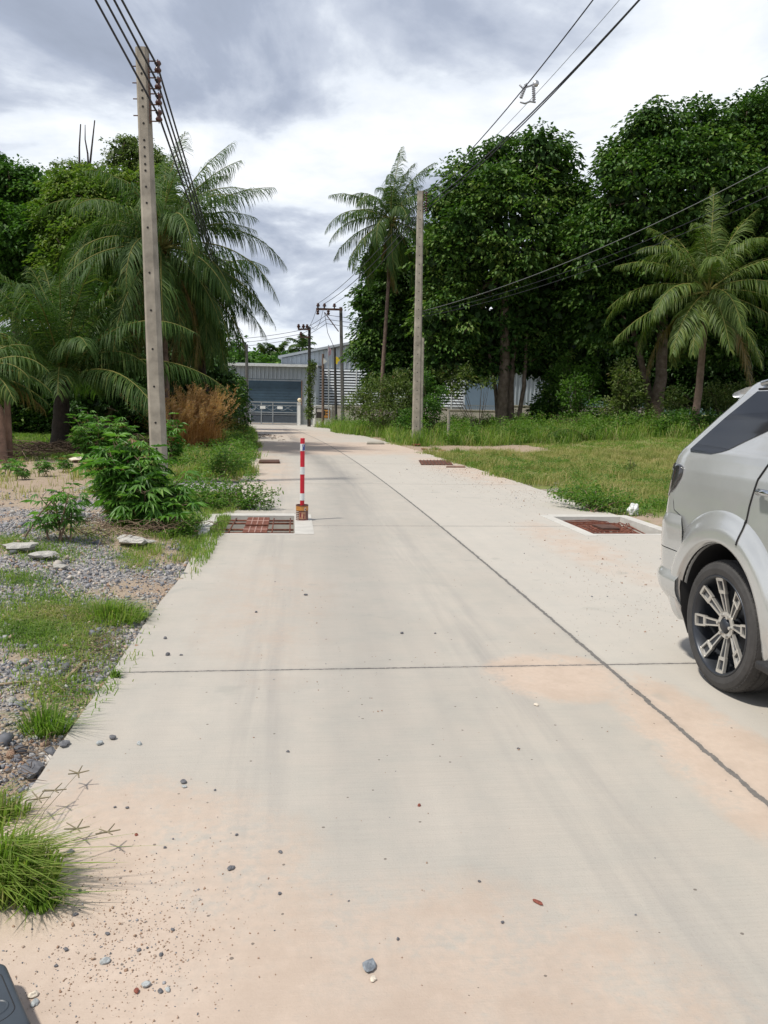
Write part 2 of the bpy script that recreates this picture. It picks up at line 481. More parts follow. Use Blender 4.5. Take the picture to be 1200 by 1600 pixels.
col = mixc(nt, nL, (.382, .350, .305), (.51, .465, .41))
col = mixc(nt, ramp(nt, nM, [(.42, 0.0), (.72, .55)]), col, (.335, .33, .30))
trk = math_n(nt, 'ADD', math_n(nt, 'SUBTRACT', 1.0, math_n(nt, 'DIVIDE', math_n(nt, 'ABSOLUTE', math_n(nt, 'ADD', U_, .75)), .28), clamp=True), math_n(nt, 'SUBTRACT', 1.0, math_n(nt, 'DIVIDE', math_n(nt, 'ABSOLUTE', math_n(nt, 'ADD', U_, 2.2)), .25), clamp=True))
col = mixc(nt, math_n(nt, 'MULTIPLY', ramp(nt, nS, [(.40, 0.0), (.66, .8)]), math_n(nt, 'ADD', math_n(nt, 'MULTIPLY', trk, .8), .25)), col, (.325, .305, .28))
col = mixc(nt, math_n(nt, 'MULTIPLY', ramp(nt, nBr, [(.42, 0.0), (.65, 1.0)]), .17), col, (.31, .29, .255))
col = mixc(nt, ramp(nt, nF, [(.56, 0.0), (.75, .45)]), col, (.23, .20, .17))
# lane-side difference: right lane is whiter
rl = ramp(nt, U_, [(.0, 0.0), (.02, .35)])
col = mixc(nt, rl, col, (.525, .495, .445))
# washed-on sandy soil: near left corner, along the joint, at the dirt crossing
def blob(uo, so_, ru, rs):
    a = math_n(nt, 'DIVIDE', math_n(nt, 'SUBTRACT', U_, uo), ru); c = math_n(nt, 'DIVIDE', math_n(nt, 'SUBTRACT', S_, so_), rs)
    r = math_n(nt, 'ADD', math_n(nt, 'MULTIPLY', a, a), math_n(nt, 'MULTIPLY', c, c))
    return math_n(nt, 'SUBTRACT', 1.0, r, clamp=True)
du = None
for q in ((-2.9, 2.2, 1.3, 1.5), (-1.8, 1.9, 1.3, .9), (.05, 3.5, .38, 1.3), (.6, 2.2, .5, .8), (-.4, 4.6, .5, .5), (1.4, 9.0, .6, 2.5), (-.5, 30.5, 9, 5.5), (2.6, 21, 1.2, 7), (-2.6, 20, 1.0, 8), (-1, 45, 4, 14), (-2.2, 6.5, .8, 2.5)):
    k = blob(*q); k = math_n(nt, 'MULTIPLY', k, {9.0: .45, 45: .5, 6.5: .28, 21: .5, 20: .45, 1.9: .75}.get(q[1], 1.0))
    du = k if du is None else math_n(nt, 'MAXIMUM', du, k)
nz_ = math_n(nt, 'ADD', math_n(nt, 'MULTIPLY', math_n(nt, 'SUBTRACT', nM, .5), 2.0), math_n(nt, 'ADD', math_n(nt, 'MULTIPLY', math_n(nt, 'SUBTRACT', nL, .5), 1.4), math_n(nt, 'MULTIPLY', math_n(nt, 'SUBTRACT', nG, .5), 1.3)))
du = math_n(nt, 'ADD', math_n(nt, 'MULTIPLY', du, 1.05), math_n(nt, 'MULTIPLY', nz_, math_n(nt, 'ADD', math_n(nt, 'MULTIPLY', du, 1.6), .06, clamp=True)))
du = ramp(nt, du, [(.12, 0.0), (.38, .45), (.45, .62), (.8, .85)])
col = mixc(nt, du, col, mixc(nt, ramp(nt, nM, [(.45, 0.0), (.62, .55)]), mixc(nt, nG, (.44, .335, .262), (.58, .47, .385)), (.43, .335, .265)))
# scattered dark specks
vs = N(nt, 'ShaderNodeTexVoronoi'); vs.inputs['Scale'].default_value = 9; vs.inputs['Randomness'].default_value = 1; L(nt, UV, vs.inputs['Vector'])
spc = math_n(nt, 'LESS_THAN', vs.outputs['Distance'], math_n(nt, 'MULTIPLY', nG, .105))
col = mixc(nt, math_n(nt, 'MULTIPLY', spc, .8), col, (.12, .10, .085))
# stains
sn = noise(nt, UV, 1.9, 3, .5, .6)
col = mixc(nt, ramp(nt, sn, [(.66, 0.0), (.72, .35)]), col, (.30, .30, .27))
# joints: cut across every 5.95 m and one along the middle
wob = math_n(nt, 'MULTIPLY', math_n(nt, 'SUBTRACT', noise(nt, UV, 6, 6, .7), .5), .05)
wob2 = math_n(nt, 'MULTIPLY', math_n(nt, 'SUBTRACT', noise(nt, UV, 26, 5, .75), .5), .034)
ph = math_n(nt, 'ABSOLUTE', math_n(nt, 'SUBTRACT', math_n(nt, 'MODULO', math_n(nt, 'ADD', math_n(nt, 'SUBTRACT', S_, 4.79), 57.5+2.875), 5.75), 2.875))
dT = math_n(nt, 'ADD', ph, math_n(nt, 'ADD', math_n(nt, 'MULTIPLY', wob, .35), wob2))
dL = math_n(nt, 'ADD', math_n(nt, 'ABSOLUTE', math_n(nt, 'ADD', U_, math_n(nt, 'MULTIPLY', wob, .9))), wob2)
jT = math_n(nt, 'LESS_THAN', dT, .0085); jL = math_n(nt, 'LESS_THAN', dL, .014)
jj = math_n(nt, 'MAXIMUM', jT, jL)
wide = ramp(nt, math_n(nt, 'MINIMUM', dT, dL), [(.0, .55), (.05, 0.0)])
col = mixc(nt, math_n(nt, 'MULTIPLY', wide, nM), col, (.27, .25, .22))
col = mixc(nt, math_n(nt, 'MULTIPLY', jj, .92), col, mixc(nt, nG, (.055, .052, .05), (.22, .21, .20)))
L(nt, col, b.inputs['Base Color'])
hh = math_n(nt, 'SUBTRACT', math_n(nt, 'ADD', math_n(nt, 'MULTIPLY', nBr, .25), math_n(nt, 'MULTIPLY', nF, .3)), math_n(nt, 'MULTIPLY', jj, 2.5))
L(nt, bump(nt, hh, .7, .006), b.inputs['Normal']); L(nt, b.outputs[0], out.inputs[0])
me.materials.append(m)
ro = bpy.data.objects.new('road', me); COL.objects.link(ro); setp(ro, kind='structure')
# ------------------------------------------------------------------ drain pits let into the road
def rp(o, s, z=0): x, y = road(o, s); return (x, y, z)
def rbox(mb_, o0, o1, s0, s1, z0, z1, ref):
    q = [road(o0, s0), road(o1, s0), road(o1, s1), road(o0, s1)]
    pts = [(x-ref[0], y-ref[1], z0) for x, y in q]
    mb_.prism(pts, (0, 0, z1-z0))
def drain_pit(o0, o1, label, kind):
    ref = road((o0+o1)/2, (PS0+PS1)/2)
    t = thing('drain_pit', label, 'drain', (ref[0], ref[1], 0))
    e = .002
    wl = MB(); w = .16; d = -.42
    rbox(wl, o0-(.30 if kind == 'left' else w), o0+e*3, PS0-w, PS1+w, d, .006, ref)
    rbox(wl, o1-e*3, o1+(.24 if kind == 'left' else w), PS0-w*.3, PS1+w, d, .006, ref)
    rbox(wl, o0+e*3, o1-e*3, PS0-w*.5, PS0+e*3, d, .004, ref)
    rbox(wl, o0+e*3, o1-e*3, PS1-e*3, PS1+w*1.5, d, .004, ref)
    wl.build('cement_surround', M['collar'], t)
    fl = MB(); rbox(fl, o0, o1, PS0, PS1, d-.04, d+.12, ref); fl.build('pit_floor', M['collar'], t)
    k = 1 if kind == 'left' else -1
    def lp(o, s, z): x, y = road(o, s); return (x-ref[0], y-ref[1], z)
    if kind == 'left':
        for s in (PS0+.10, PS0+.32, PS0+.62, PS1-.42, PS1-.14):
            b_ = MB().tube([lp(o0+.02, s, -.05), lp(o1-.02, s+random.uniform(-.03, .03), -.05)], .014, 6)
            b_.build('steel_bar', M['rust_red'], t, smooth=True)
        for o in (o0+.08, o0+.22, o1-.30, o1-.07):
            MB().tube([lp(o, PS0+.04, -.03), lp(o+random.uniform(-.02, .02), PS1-.05, -.03)], .010, 6).build('steel_bar', M['rust_red'], t, smooth=True)
        for s0, s1 in ((PS0+.06, PS0+.56), (PS0+.72, PS1-.18)):
            g = MB(); a, b2 = o0+.41, o0+.72
            def q(o, s, z): return lp(o, s, z)
            g.prism([q(a, s0, -.03), q(b2, s0, -.03), q(b2, s1, -.03), q(a, s1, -.03)], (0, 0, .035))
            g.build('cover_plate', M['rust_red'], t)
            r = MB()
            for i in range(1, 4): r.tube([q(a+(b2-a)*i/4, s0+.01, .006), q(a+(b2-a)*i/4, s1-.01, .006)], .007, 5)
            r.tube([q(a, (s0+s1)/2, .006), q(b2, (s0+s1)/2, .006)], .007, 5)
            r.build('weld_rib', M['pinkrust'], t)
    else:
        for i in range(26):
            a = o0+.03+i*.034
            r = MB().tube([lp(a+.0, PS0+.05+.25*(i % 3)*.3, -.055), lp(a+.10*random.uniform(-1, 1), (PS0+PS1)/2, -.03), lp(a+.18+random.uniform(-.1, .1), PS1-.08-.2*random.random(), -.06)], .0085, 5)
            r.build('steel_bar', M['rust_red'], t)
        for i in range(14):
            s = PS0+.10+i*.10
            MB().tube([lp(o0+.04, s, -.04), lp(o0+.5, s+.03*random.uniform(-1, 1), -.025), lp(o1-.12-.25*random.random(), s+.02, -.05)], .0085, 5).build('steel_bar', M['rust_red'], t)
        g = MB(); g.prism([lp(o0+.35, PS0+.5, -.02), lp(o0+.6, PS0+.5, -.02), lp(o0+.62, PS0+.85, -.02), lp(o0+.33, PS0+.85, -.02)], (0, 0, .02))
        g.build('cover_plate', M['darkrust'], t)
M['pinkrust'] = mat('worn_rib', (.42, .26, .22), .7, .1, var=.2)
M['darkrust'] = mat('dark_rust', (.10, .05, .035), .8, .2, var=.4)
drain_pit(*PITS[0], 'open drain pit with a barred grate and two dark red plates beside the striped post', 'left')
drain_pit(*PITS[1], 'open drain pit filled with a tangle of rusty mesh near the silver car', 'right')
def plate(px0, px1, py0, py1, name, label, cat, m_, h=.02, lift=.004):
    a = [GT(px0, py1), GT(px1, py1), GT(px1+(px1-px0)*-.02, py0), GT(px0+(px1-px0)*.05, py0)]
    c = np.mean([p[:2] for p in a], axis=0)
    z = max(p[2] for p in a)+lift
    mb_ = MB().prism([(p[0]-c[0], p[1]-c[1], 0) for p in a], (0, 0, h))
    o = mb_.build(name, m_, None, (c[0], c[1], z)); return setp(o, label, cat)
def bar_cover(px0, px1, py0, py1, label):
    a = [GT(px0, py1), GT(px1, py1), GT(px1-6, py0), GT(px0-4, py0)]
    c = np.mean([p[:2] for p in a], axis=0); t = thing('drain_cover', label, 'drain cover', (c[0], c[1], .004))
    A = [np.array([p[0]-c[0], p[1]-c[1], 0]) for p in a]
    MB().prism([tuple(x) for x in A], (0, 0, .012)).build('cover_plate', M['darkrust'], t)
    for i in range(9):
        f = (i+.5)/9
        p = A[0]*(1-f)+A[1]*f; q = A[3]*(1-f)+A[2]*f
        MB().tube([p+[0, 0, .02], q+[0, 0, .02]], .014, 5).build('steel_bar', M['rust_red'], t)
bar_cover(658, 708, 720, 727, 'reddish rusty drain cover flush in the right edge of the road farther on')
plate(404, 437, 721, 724.5, 'steel_plank', 'flat brown steel plank lying across the left edge of the road beyond the striped post', 'plank', M['darkrust'], .05)
plate(573, 600, 692, 694.5, 'cement_slab', 'thin grey cement cover slab lying on the reddish dirt crossing', 'slab', M['pole'], .05)
plate(697, 727, 729.5, 731, 'wood_strip', 'narrow brown wood strip lying beside the reddish rusty drain cover', 'plank', M['pinkbark'], .03)

# ------------------------------------------------------------------ striped post in a paint tin
x, y, _ = GT(472, 813)
t = thing('striped_post', 'red and white striped post standing in a paint tin beside the barred drain pit', 'post', (x, y, 0))
MB().lathe([(0, .02), (.031, .02), (.031, 1.16), (.027, 1.165), (0, 1.165)], k=20).build('post', M['redpaint'], t, smooth=False)
for z0, z1 in ((.985, 1.085), (.655, .76), (.285, .385)):
    b_ = MB().lathe([(.0315, z0), (.0335, z0), (.0335, z1), (.0315, z1)], k=20).build('reflective_band', M['whitepaint'], t, smooth=False)
    if z0 > .9:
        def arc(u, v, r=.0347): return (r*math.cos(u), r*math.sin(u), v)
        MB().grid(arc, np.linspace(-1.5, -.2, 8), [.992, 1.03, 1.078]).build('blue_mark', M['bluemark'], b_)
        MB().grid(lambda u, v: arc(u, v, .0354), np.linspace(-1.15, -.95, 3), [1.045, 1.075]).build('blue_mark', M['whitepaint'], b_)
tin = MB().lathe([(.0, .0), (.088, .0), (.090, .004), (.087, .012), (.087, .205), (.090, .212), (.090, .222), (.084, .222), (.084, .17), (.0, .17)], k=32).build('paint_tin', M['tin'] if 'tin' in M else mat('printed_tin', (.16, .07, .055), .45, .2, var=.5, sc=9), t)
def band(u0, u1, z0, z1, m_, nm, r=.0885, n=8): MB().grid(lambda u, v: (r*math.cos(u), r*math.sin(u), v), np.linspace(u0, u1, n), [z0, z1]).build(nm, m_, tin)
M['orange'] = mat('orange_print', (.50, .22, .05), .5, var=.25, sc=25); M['cream'] = mat('cream_print', (.62, .55, .48), .5, bmp=0)
M['maroon'] = mat('maroon_print', (.20, .03, .035), .5, bmp=0); M['tan'] = mat('tan_print', (.45, .24, .14), .5, var=.4, sc=20)
band(-3.1, .0, .145, .205, M['orange'], 'label_band', n=24)
for i in range(5): band(-2.75, -2.05, .02+i*.026, .03+i*.026, M['cream'], 'label_stripe')
band(-1.95, -.9, .03, .125, M['tan'], 'label_panel', .0887, 12)
band(-1.85, -1.6, .05, .12, M['maroon'], 'label_mark', .0892); band(-1.3, -1.1, .035, .10, M['maroon'], 'label_mark', .0892)
MB().grid(lambda u, v: (.089*math.cos(-.95+.19*v*math.cos(u)), .089*math.sin(-.95+.19*v*math.cos(u)), .165+.026*v*math.sin(u)), np.linspace(0, 5.2, 16), [.55, 1.0]).build('label_ring', M['cream'], tin)
band(-1.03, -.87, .157, .173, M['maroon'], 'label_mark', .0893)

# ------------------------------------------------------------------ stones
def stone_arrays(n, size, flat=.6):
    c = np.array([[-1, -1, -1], [1, -1, -1], [1, 1, -1], [-1, 1, -1], [-1, -1, 1], [1, -1, 1], [1, 1, 1], [-1, 1, 1]], dtype=float)*.5
    tri = np.array([[0, 2, 1], [0, 3, 2], [4, 5, 6], [4, 6, 7], [0, 1, 5], [0, 5, 4], [1, 2, 6], [1, 6, 5], [2, 3, 7], [2, 7, 6], [3, 0, 4], [3, 4, 7]])
    V = c[None]*(1+rng.uniform(-.38, .25, (n, 8, 1)))+rng.uniform(-.12, .12, (n, 8, 3))
    V[:, 4:, :2] *= rng.uniform(.5, .95, (n, 1, 1))
    s = np.broadcast_to(size, n)[:, None]*np.stack([rng.uniform(.8, 1.4, n), rng.uniform(.6, 1, n), rng.uniform(.4, .9, n)*flat/.6], 1)
    V = V*s[:, None, :]
    q = rng.normal(size=(n, 4)); q[:, 1:3] *= .35; q /= np.linalg.norm(q, axis=1, keepdims=True)
    w_, x_, y_, z_ = q.T
    R = np.stack([1-2*(y_*y_+z_*z_), 2*(x_*y_-z_*w_), 2*(x_*z_+y_*w_), 2*(x_*y_+z_*w_), 1-2*(x_*x_+z_*z_), 2*(y_*z_-x_*w_), 2*(x_*z_-y_*w_), 2*(y_*z_+x_*w_), 1-2*(x_*x_+y_*y_)], 1).reshape(n, 3, 3)
    return np.einsum('nij,nkj->nki', R, V), tri
M['stone'] = leafmat('grey_stone', [(0, (.09, .092, .10)), (.3, (.19, .195, .215)), (.55, (.31, .31, .325)), (.72, (.42, .40, .37)), (.84, (.40, .32, .25)), (.93, (.30, .19, .13)), (1, (.6, .57, .52))], .85, 0, .2)
def scatter_stones(name, label, cat, x, y, z, size, kind='stuff', var=None, flat=.6):
    n = len(x); V, tri = stone_arrays(n, size, flat)
    V += np.stack([x, y, z], 1)[:, None, :]
    f = Fol(); F = (np.arange(n)[:, None, None]*8+tri[None])
    f.add(V, F, np.repeat(rng.uniform(0, 1, n) if var is None else var, 12))
    o = f.build(name, M['stone']); return setp(o, label, cat, kind=kind)
n = 150000
y = 2.6+rng.uniform(0, 1, n)**1.5*12; o_ = -3.05-rng.uniform(0, 1, n)**1.2*5.5
xy = np.array([road(a, b_) for a, b_ in zip(o_, y)])
nbv = fbm(xy[:, 0], xy[:, 1], 2.3, 4, 1)
keep = ss(-.35, .25, nbv+.25*np.exp(-((o_+4.6)/1.6)**2))*(1-.85*ss(9.5, 13, y)) > rng.uniform(.02, 1.25, n)
xy = xy[keep]; k = len(xy)
sz = rng.lognormal(math.log(.0105), .55, k).clip(.005, .07)
scatter_stones('gravel', 'heaped grey gravel and crushed stone on the bank left of the road', 'gravel', xy[:, 0], xy[:, 1], hz(xy[:, 0], xy[:, 1])+sz*.2, sz)
# grit washed onto the road
G_ = []
for (px, py, sx_, sy_, c) in ((190, 1440, 100, 80, 600), (120, 1540, 110, 50, 350), (250, 1380, 100, 80, 80), (960, 890, 70, 40, 420), (640, 720, 60, 25, 200), (790, 745, 60, 16, 500), (500, 900, 150, 40, 60), (560, 1050, 120, 60, 90), (850, 830, 60, 20, 100), (900, 1000, 130, 60, 100), (760, 740, 45, 12, 900), (830, 775, 30, 10, 400), (700, 730, 30, 6, 500), (200, 1440, 70, 60, 700), (230, 1490, 80, 60, 200), (1000, 930, 60, 40, 300), (420, 690, 30, 14, 90), (700, 1350, 300, 150, 120)):
    for i in range(c):
        a, b_ = rng.normal(px, sx_), rng.normal(py, sy_)
        if b_ < 660: continue
        d = ray(a, b_); t_ = -EYE/d[2]; G_.append((d[0]*t_, d[1]*t_))
G_ = np.array(G_); og, sg = to_road(G_[:, 0], G_[:, 1])
ok = (np.abs(og) < 3.0) & ~((sg > PS0-.05) & (sg < PS1+.05) & (((og > -3.1) & (og < -1.95)) | ((og > 1.9) & (og < 3.08))))
G_ = G_[ok]; sz = rng.lognormal(math.log(.0027), .42, len(G_))*(1+.14*np.clip(G_[:, 1]-3, 0, 12))
scatter_stones('grit', 'fine dark grit scattered over the concrete road', 'grit', G_[:, 0], G_[:, 1], sz*.25, sz, var=np.where(rng.uniform(0, 1, len(G_)) < .6, rng.uniform(.9, .95, len(G_)), rng.uniform(.05, .9, len(G_))))
# pebbles one can pick out
def pebble(px, py, wpx, label=None, col=None, kind='pebble', cat='pebble', grp=None, elong=1, flat=1.0):
    d = ray(px, py); t_ = -EYE/d[2]; X, Y = d[0]*t_, d[1]*t_
    o, s = to_road(X, Y)
    z = 0.0 if abs(float(o)) < 3.08 else float(hz(X, Y))
    size = wpx*Y/1200
    b_ = MB()
    import bmesh
    bm = bmesh.new(); bmesh.ops.create_icosphere(bm, subdivisions=2, radius=.5)
    ph = random.uniform(0, 9)
    for v in bm.verts:
        c = v.co; k_ = 1+.22*math.sin(c.x*5+ph)*math.cos(c.y*4.3+ph*2)+.16*math.sin(c.z*7+ph)+random.uniform(-.16, .16)*(1.5 if flat < 1 else 1)
        v.co = (c.x*k_*elong, c.y*k_*.8, max(-.2, c.z*k_*.62*flat))
    me_ = bpy.data.meshes.new(kind); bm.to_mesh(me_); bm.free()
    me_.materials.append(col or M['peb'])
    ob_ = bpy.data.objects.new(kind, me_); COL.objects.link(ob_)
    ob_.location = (X, Y, z+.2*size); ob_.scale = (size,)*3; ob_.rotation_euler = (0, 0, random.uniform(0, 6))
    return setp(ob_, label or 'small dark pebble lying alone on the concrete road', cat, grp or ('small dark pebbles on the road' if not label else None))
M['peb'] = mat('dark_pebble', (.12, .12, .13), .85, var=.4, sc=3); M['pebw'] = mat('cream_pebble', (.62, .55, .45), .8, var=.2, sc=3)
M['pebv'] = mat('veined_pebble', (.14, .16, .19), .75, var=.3, sc=1.8, c2=(.30, .33, .36)); M['pebr'] = mat('red_pebble', (.20, .06, .04), .85, var=.4, sc=3)
M['pebg'] = mat('pale_pebble', (.36, .38, .38), .85, var=.3, sc=3)
pebble(577, 1512, 24, 'largest grey stone with a pale vein near the bottom middle of the road', M['pebv'])
pebble(583, 1531, 12, 'small cream pebble just below the largest grey stone', M['pebw'])
pebble(361, 1358, 12, 'grey pointed stone alone on the lower left of the road', M['peb'])
pebble(287, 1223, 11, 'grey pebble touching a white pebble on the left of the road', M['peb'])
pebble(288, 1230, 8, 'white pebble touching a grey pebble on the left of the road', M['pebg'])
pebble(156, 1163, 13, 'pale flat pebble, left one of a row of three below the first joint', M['pebg'])
pebble(176, 1155, 13, 'dark grey pebble, middle one of a row of three below the first joint', M['peb'])
pebble(218, 1163, 10, 'pale round pebble, right one of a row of three below the first joint', M['pebg'])
pebble(165, 1503, 18, 'square pale grey stone on the sandy patch at the lower left', M['pebg'])
pebble(227, 1541, 15, 'upright grey stone on the sandy patch beside a brown pebble', M['pebg'])
pebble(213, 1550, 12, 'reddish brown pebble on the sandy patch beside a grey stone', M['pebr'])
pebble(251, 1550, 11, 'dark pebble touching a paler one on the sandy patch', M['peb'])
pebble(262, 1548, 10, 'pale pebble touching a darker one on the sandy patch', M['pebg'])
pebble(52, 1556, 17, 'white topped stone beside the black moulded case', M['pebw'])
pebble(54, 1569, 16, 'rough grey stone under the white topped stone by the black case', M['pebg'])
pebble(840, 1411, 9, 'dark red elongated seed pod on the lower right of the road', M['pebr'], 'seed_pod', 'seed pod', elong=1.9)
pebble(655, 1259, 7, 'brown crumb of laterite in the middle of the road', M['pebr'])
pebble(213, 1305, 7, 'red round pebble at the edge of the sandy patch', M['pebr'])
pebble(838, 1102, 8, 'tiny white chip on the concrete below the first joint', M['pebw'])
for px, py, q in ((438, 1332, 8), (437, 1397, 7), (622, 1468, 7), (749, 1378, 6), (628, 990, 6), (545, 1408, 4), (258, 998, 7), (450, 1175, 6), (478, 930, 6), (262, 1024, 9), (283, 1024, 5), (125, 1392, 7), (108, 1392, 7), (110, 1333, 12), (400, 957, 5), (336, 1235, 5), (199, 1263, 6), (258, 1325, 6), (118, 1430, 8), (370, 1305, 6), (180, 1262, 5), (680, 990, 4), (810, 1170, 5), (785, 1442, 7), (168, 1460, 8), (88, 1510, 7), (270, 1454, 7), (252, 1492, 9), (217, 1485, 8), (103, 1485, 9)):
    pebble(px, py, q)
# lumps of rubble on the bank
def rubble(px, py, wpx, label, m_, kind='rock', cat='rock', e=1.2): return pebble(px, py, wpx, label, m_, kind, cat, elong=e, flat=.55)
M['rub'] = mat('cement_rubble', (.46, .44, .40), .9, var=.25, sc=4, sc2=30, bmp=.8, bd=.02)
rubble(228, 856, 22, 'pointed white cement lump beside the green grass fringe', M['rub'])
rubble(208, 860, 46, 'long pale cement chunk lying in the gravel next to the pointed lump', M['rub'])
rubble(126, 834, 22, 'round pale rock beside the small cassava plant', M['rub'], e=1.0)
rubble(30, 884, 40, 'broad flat cement crust at the left edge of the gravel', M['rub'])
rubble(68, 893, 36, 'cement crust piece right of the broad flat one', M['rub'])
rubble(95, 905, 22, 'small pale rubble lump between two grass patches', M['rub'])
rubble(120, 725, 26, 'cream coloured lump in front of the dry frond heap', M['pebw'])
rubble(48, 1197, 38, 'dark grey flat rock on the gravel above the bottom grass clump', M['peb'], e=1.6)
rubble(100, 1165, 18, 'dark angular rock at the road edge near the joint', M['peb'])
rubble(405, 752, 7, 'round grey stone on the pale cement by the weeds', M['peb'], e=1)
for i, (px, py) in enumerate(((650, 697), (663, 703), (622, 672), (690, 706))): rubble(px, py, (11, 8, 12, 9)[i], ('dark red clod on the dirt crossing', 'small dark clod right of the larger red one on the crossing', 'long dark clod at the foot of the far grass', 'dark chip near the reddish drain cover')[i], M['pebr'], 'clod', 'clod')

# ------------------------------------------------------------------ near concrete power pole
def holes(mb_, x, y, z, w): mb_.prism([(x+w*math.cos(a), y, z+w*math.sin(a)) for a in np.linspace(0, 2*PI, 9)[:-1]], (0, -.004, 0))  # dark discs standing proud of the face, painting the shade of bolt holes
def conc_pole(bx, by, bz, tx, ty, tz, w0, w1, label, group, hz_=None, name='utility_pole', mt='pole'):
    t = thing(name, label, 'power pole', (bx, by, bz), 0, group)
    H_ = tz-bz; lx, ly = (tx-bx), (ty-by)
    mb_ = MB()
    def ring(f, w):
        c = (lx*f, ly*f); ch = w*.18; h = w/2; d_ = w*.42
        z = H_*f
        return [(c[0]-h+ch, c[1]-d_, z), (c[0]+h-ch, c[1]-d_, z), (c[0]+h, c[1]-d_+ch, z), (c[0]+h, c[1]+d_-ch, z), (c[0]+h-ch, c[1]+d_, z), (c[0]-h+ch, c[1]+d_, z), (c[0]-h, c[1]+d_-ch, z), (c[0]-h, c[1]-d_+ch, z)]
    n = 14; rs = [ring(i/n, w0+(w1-w0)*i/n) for i in range(n+1)]
    rs[0] = [(x_, y_, z-.4) for x_, y_, z in rs[0]]
    for r in rs: mb_.v += r
    for i in range(n):
        for j in range(8):
            j2 = (j+1) % 8; mb_.f.append([i*8+j, i*8+j2, (i+1)*8+j2, (i+1)*8+j]); mb_.m.append(0)
    mb_.f.append([n*8+j for j in range(8)]); mb_.m.append(0)
    mb_.mi = 1
    for z in (hz_ or []):
        f = z/H_; w = w0+(w1-w0)*f
        holes(mb_, lx*f, ly*f-w*.42-.001, z, .022)
    mb_.build('shaft', [M[mt], M['hole']], t)
    return t
def insul_rack(t, x, y, z, s=1, side=1):
    r = MB()
    r.quadbox(x, x+side*.20*s, y-.015, y+.015, z-.095*s, z-.082*s) if side > 0 else r.quadbox(x+side*.20*s, x, y-.015, y+.015, z-.095*s, z-.082*s)
    r.quadbox(min(x, x+side*.20*s), max(x, x+side*.20*s), y-.015, y+.015, z+.082*s, z+.095*s)
    r.quadbox(x-.004, x+.012, y-.02, y+.02, z-.13*s, z+.13*s)
    r.tube([(x-.285*s*side, y, z), (x+.03*side, y, z)], .011, 6)
    r.tube([(x+side*.16*s, y, z-.12*s), (x+side*.16*s, y, z+.12*s)], .010, 6)
    k = r.build('insulator_rack', M['iron'], t)
    MB().lathe([(.0, -.078*s), (.055*s, -.075*s), (.062*s, -.05*s), (.040*s, -.02*s), (.034*s, 0), (.040*s, .02*s), (.062*s, .05*s), (.055*s, .075*s), (0, .078*s)], c=(x+side*.16*s, y, z), k=14).build('insulator', M['ceramic'], k, smooth=True)
    return (x+side*.16*s, y, z)
POLES = 'concrete power poles'
b0 = GT(250, 757); top = P(222, 76, b0[1]-.05)
hz_list = [top[2]-P(0+225, py, b0[1])[2] for py in ()]
zs = [P(230, py, b0[1])[2]-b0[2] for py in (120, 146, 158, 171, 197, 223, 234, 248, 260, 270, 295, 320, 358, 428, 486, 546, 604, 660, 700)]
np_t = conc_pole(*b0, *top, .315, .225, 'tall near concrete power pole with bolt holes rising from the cassava bushes', None, zs)
att = []
for i, py in enumerate((104, 130, 155, 181)):
    w = P((232.5, 233, 234, 234.5)[i], py, b0[1]-.1)
    att.append(insul_rack(np_t, w[0]-b0[0]-.005, w[1]-b0[1], w[2]-b0[2], 1.08))
np_world = [tuple(a[i]+b0[i] for i in range(3)) for a in att]
# right pole
b1 = GT(650, 694); t1 = P(657, 299, b1[1])
zs = [P(652, py, b1[1])[2]-b1[2] for py in range(330, 680, 14)]
rp_t = conc_pole(*b1, *t1, .40, .27, 'tall plain concrete power pole in front of the big leafy trees', None, zs)
rk = []
for i in range(4):
    w = P(660, 303+i*8, b1[1]-.1); rk.append(insul_rack(rp_t, w[0]-b1[0]+.02, -.1, w[2]-b1[2], .9))
b2 = GT(658, 690); b2 = (P(658, 650, 38)[0], 38.0, 0.0); t2 = P(660.5, 528, 38)
conc_pole(*b2, *t2, .19, .15, 'short thin concrete pole right behind the tall plain one', None)

def cable(pts, r, label, grp, m_='cable', k=6, sag=0.0, n=24, name='power_cable'):
    """cable through fixed points with a parabolic sag between each pair"""
    path = []
    for a, b_ in zip(pts[:-1], pts[1:]):
        a, b_ = np.array(a, float), np.array(b_, float); sg_ = sag*np.linalg.norm(b_-a)/30
        for i in range(n):
            f = i/n; p = a*(1-f)+b_*f; p[2] -= sg_*4*f*(1-f); path.append(p)
    path.append(np.array(pts[-1], float))
    c = path[0].copy(); path = [p-c for p in path]
    o = MB().tube(path, r, k).build(name, M[m_], None, tuple(c), smooth=True)
    return setp(o, label, 'cable', grp)
ENDL = ('lowest of the four black cables at the near pole', 'second lowest of the four black cables at the near pole', 'second highest of the four black cables at the near pole', 'highest of the four black cables at the near pole')
b3 = GT(386, 667); b3 = (P(386, 667, 52)[0], 52.0, 0.0)
for i, px in enumerate((148, 163, 177, 189)):
    a = np_world[3-i]
    q = P(px, 0, 13.6-.08*i); q = np.array(q); a_ = np.array(a)
    ext = q+(q-a_)/np.linalg.norm(q-a_)*16+np.array([0, 0, .8])
    far = P(385+i*.4, 541+i*3, 51.9)
    mid = P((291, 291.5, 292, 292.5)[3-i]-2+i*2, 298, 27)
    cable([ext, a, (far[0], far[1], far[2])], .019, ENDL[i], None, sag=.25)
M['flagpole_dark'] = mat('dark_post', (.045, .042, .04), .8, var=.3); M['polegrey'] = mat('grey_post', (.13, .125, .12), .8, var=.3)
conc_pole(*b3, *P(385.3, 538, 52), .21, .17, 'slim pole before the left half of the far gate', None, mt='polegrey')
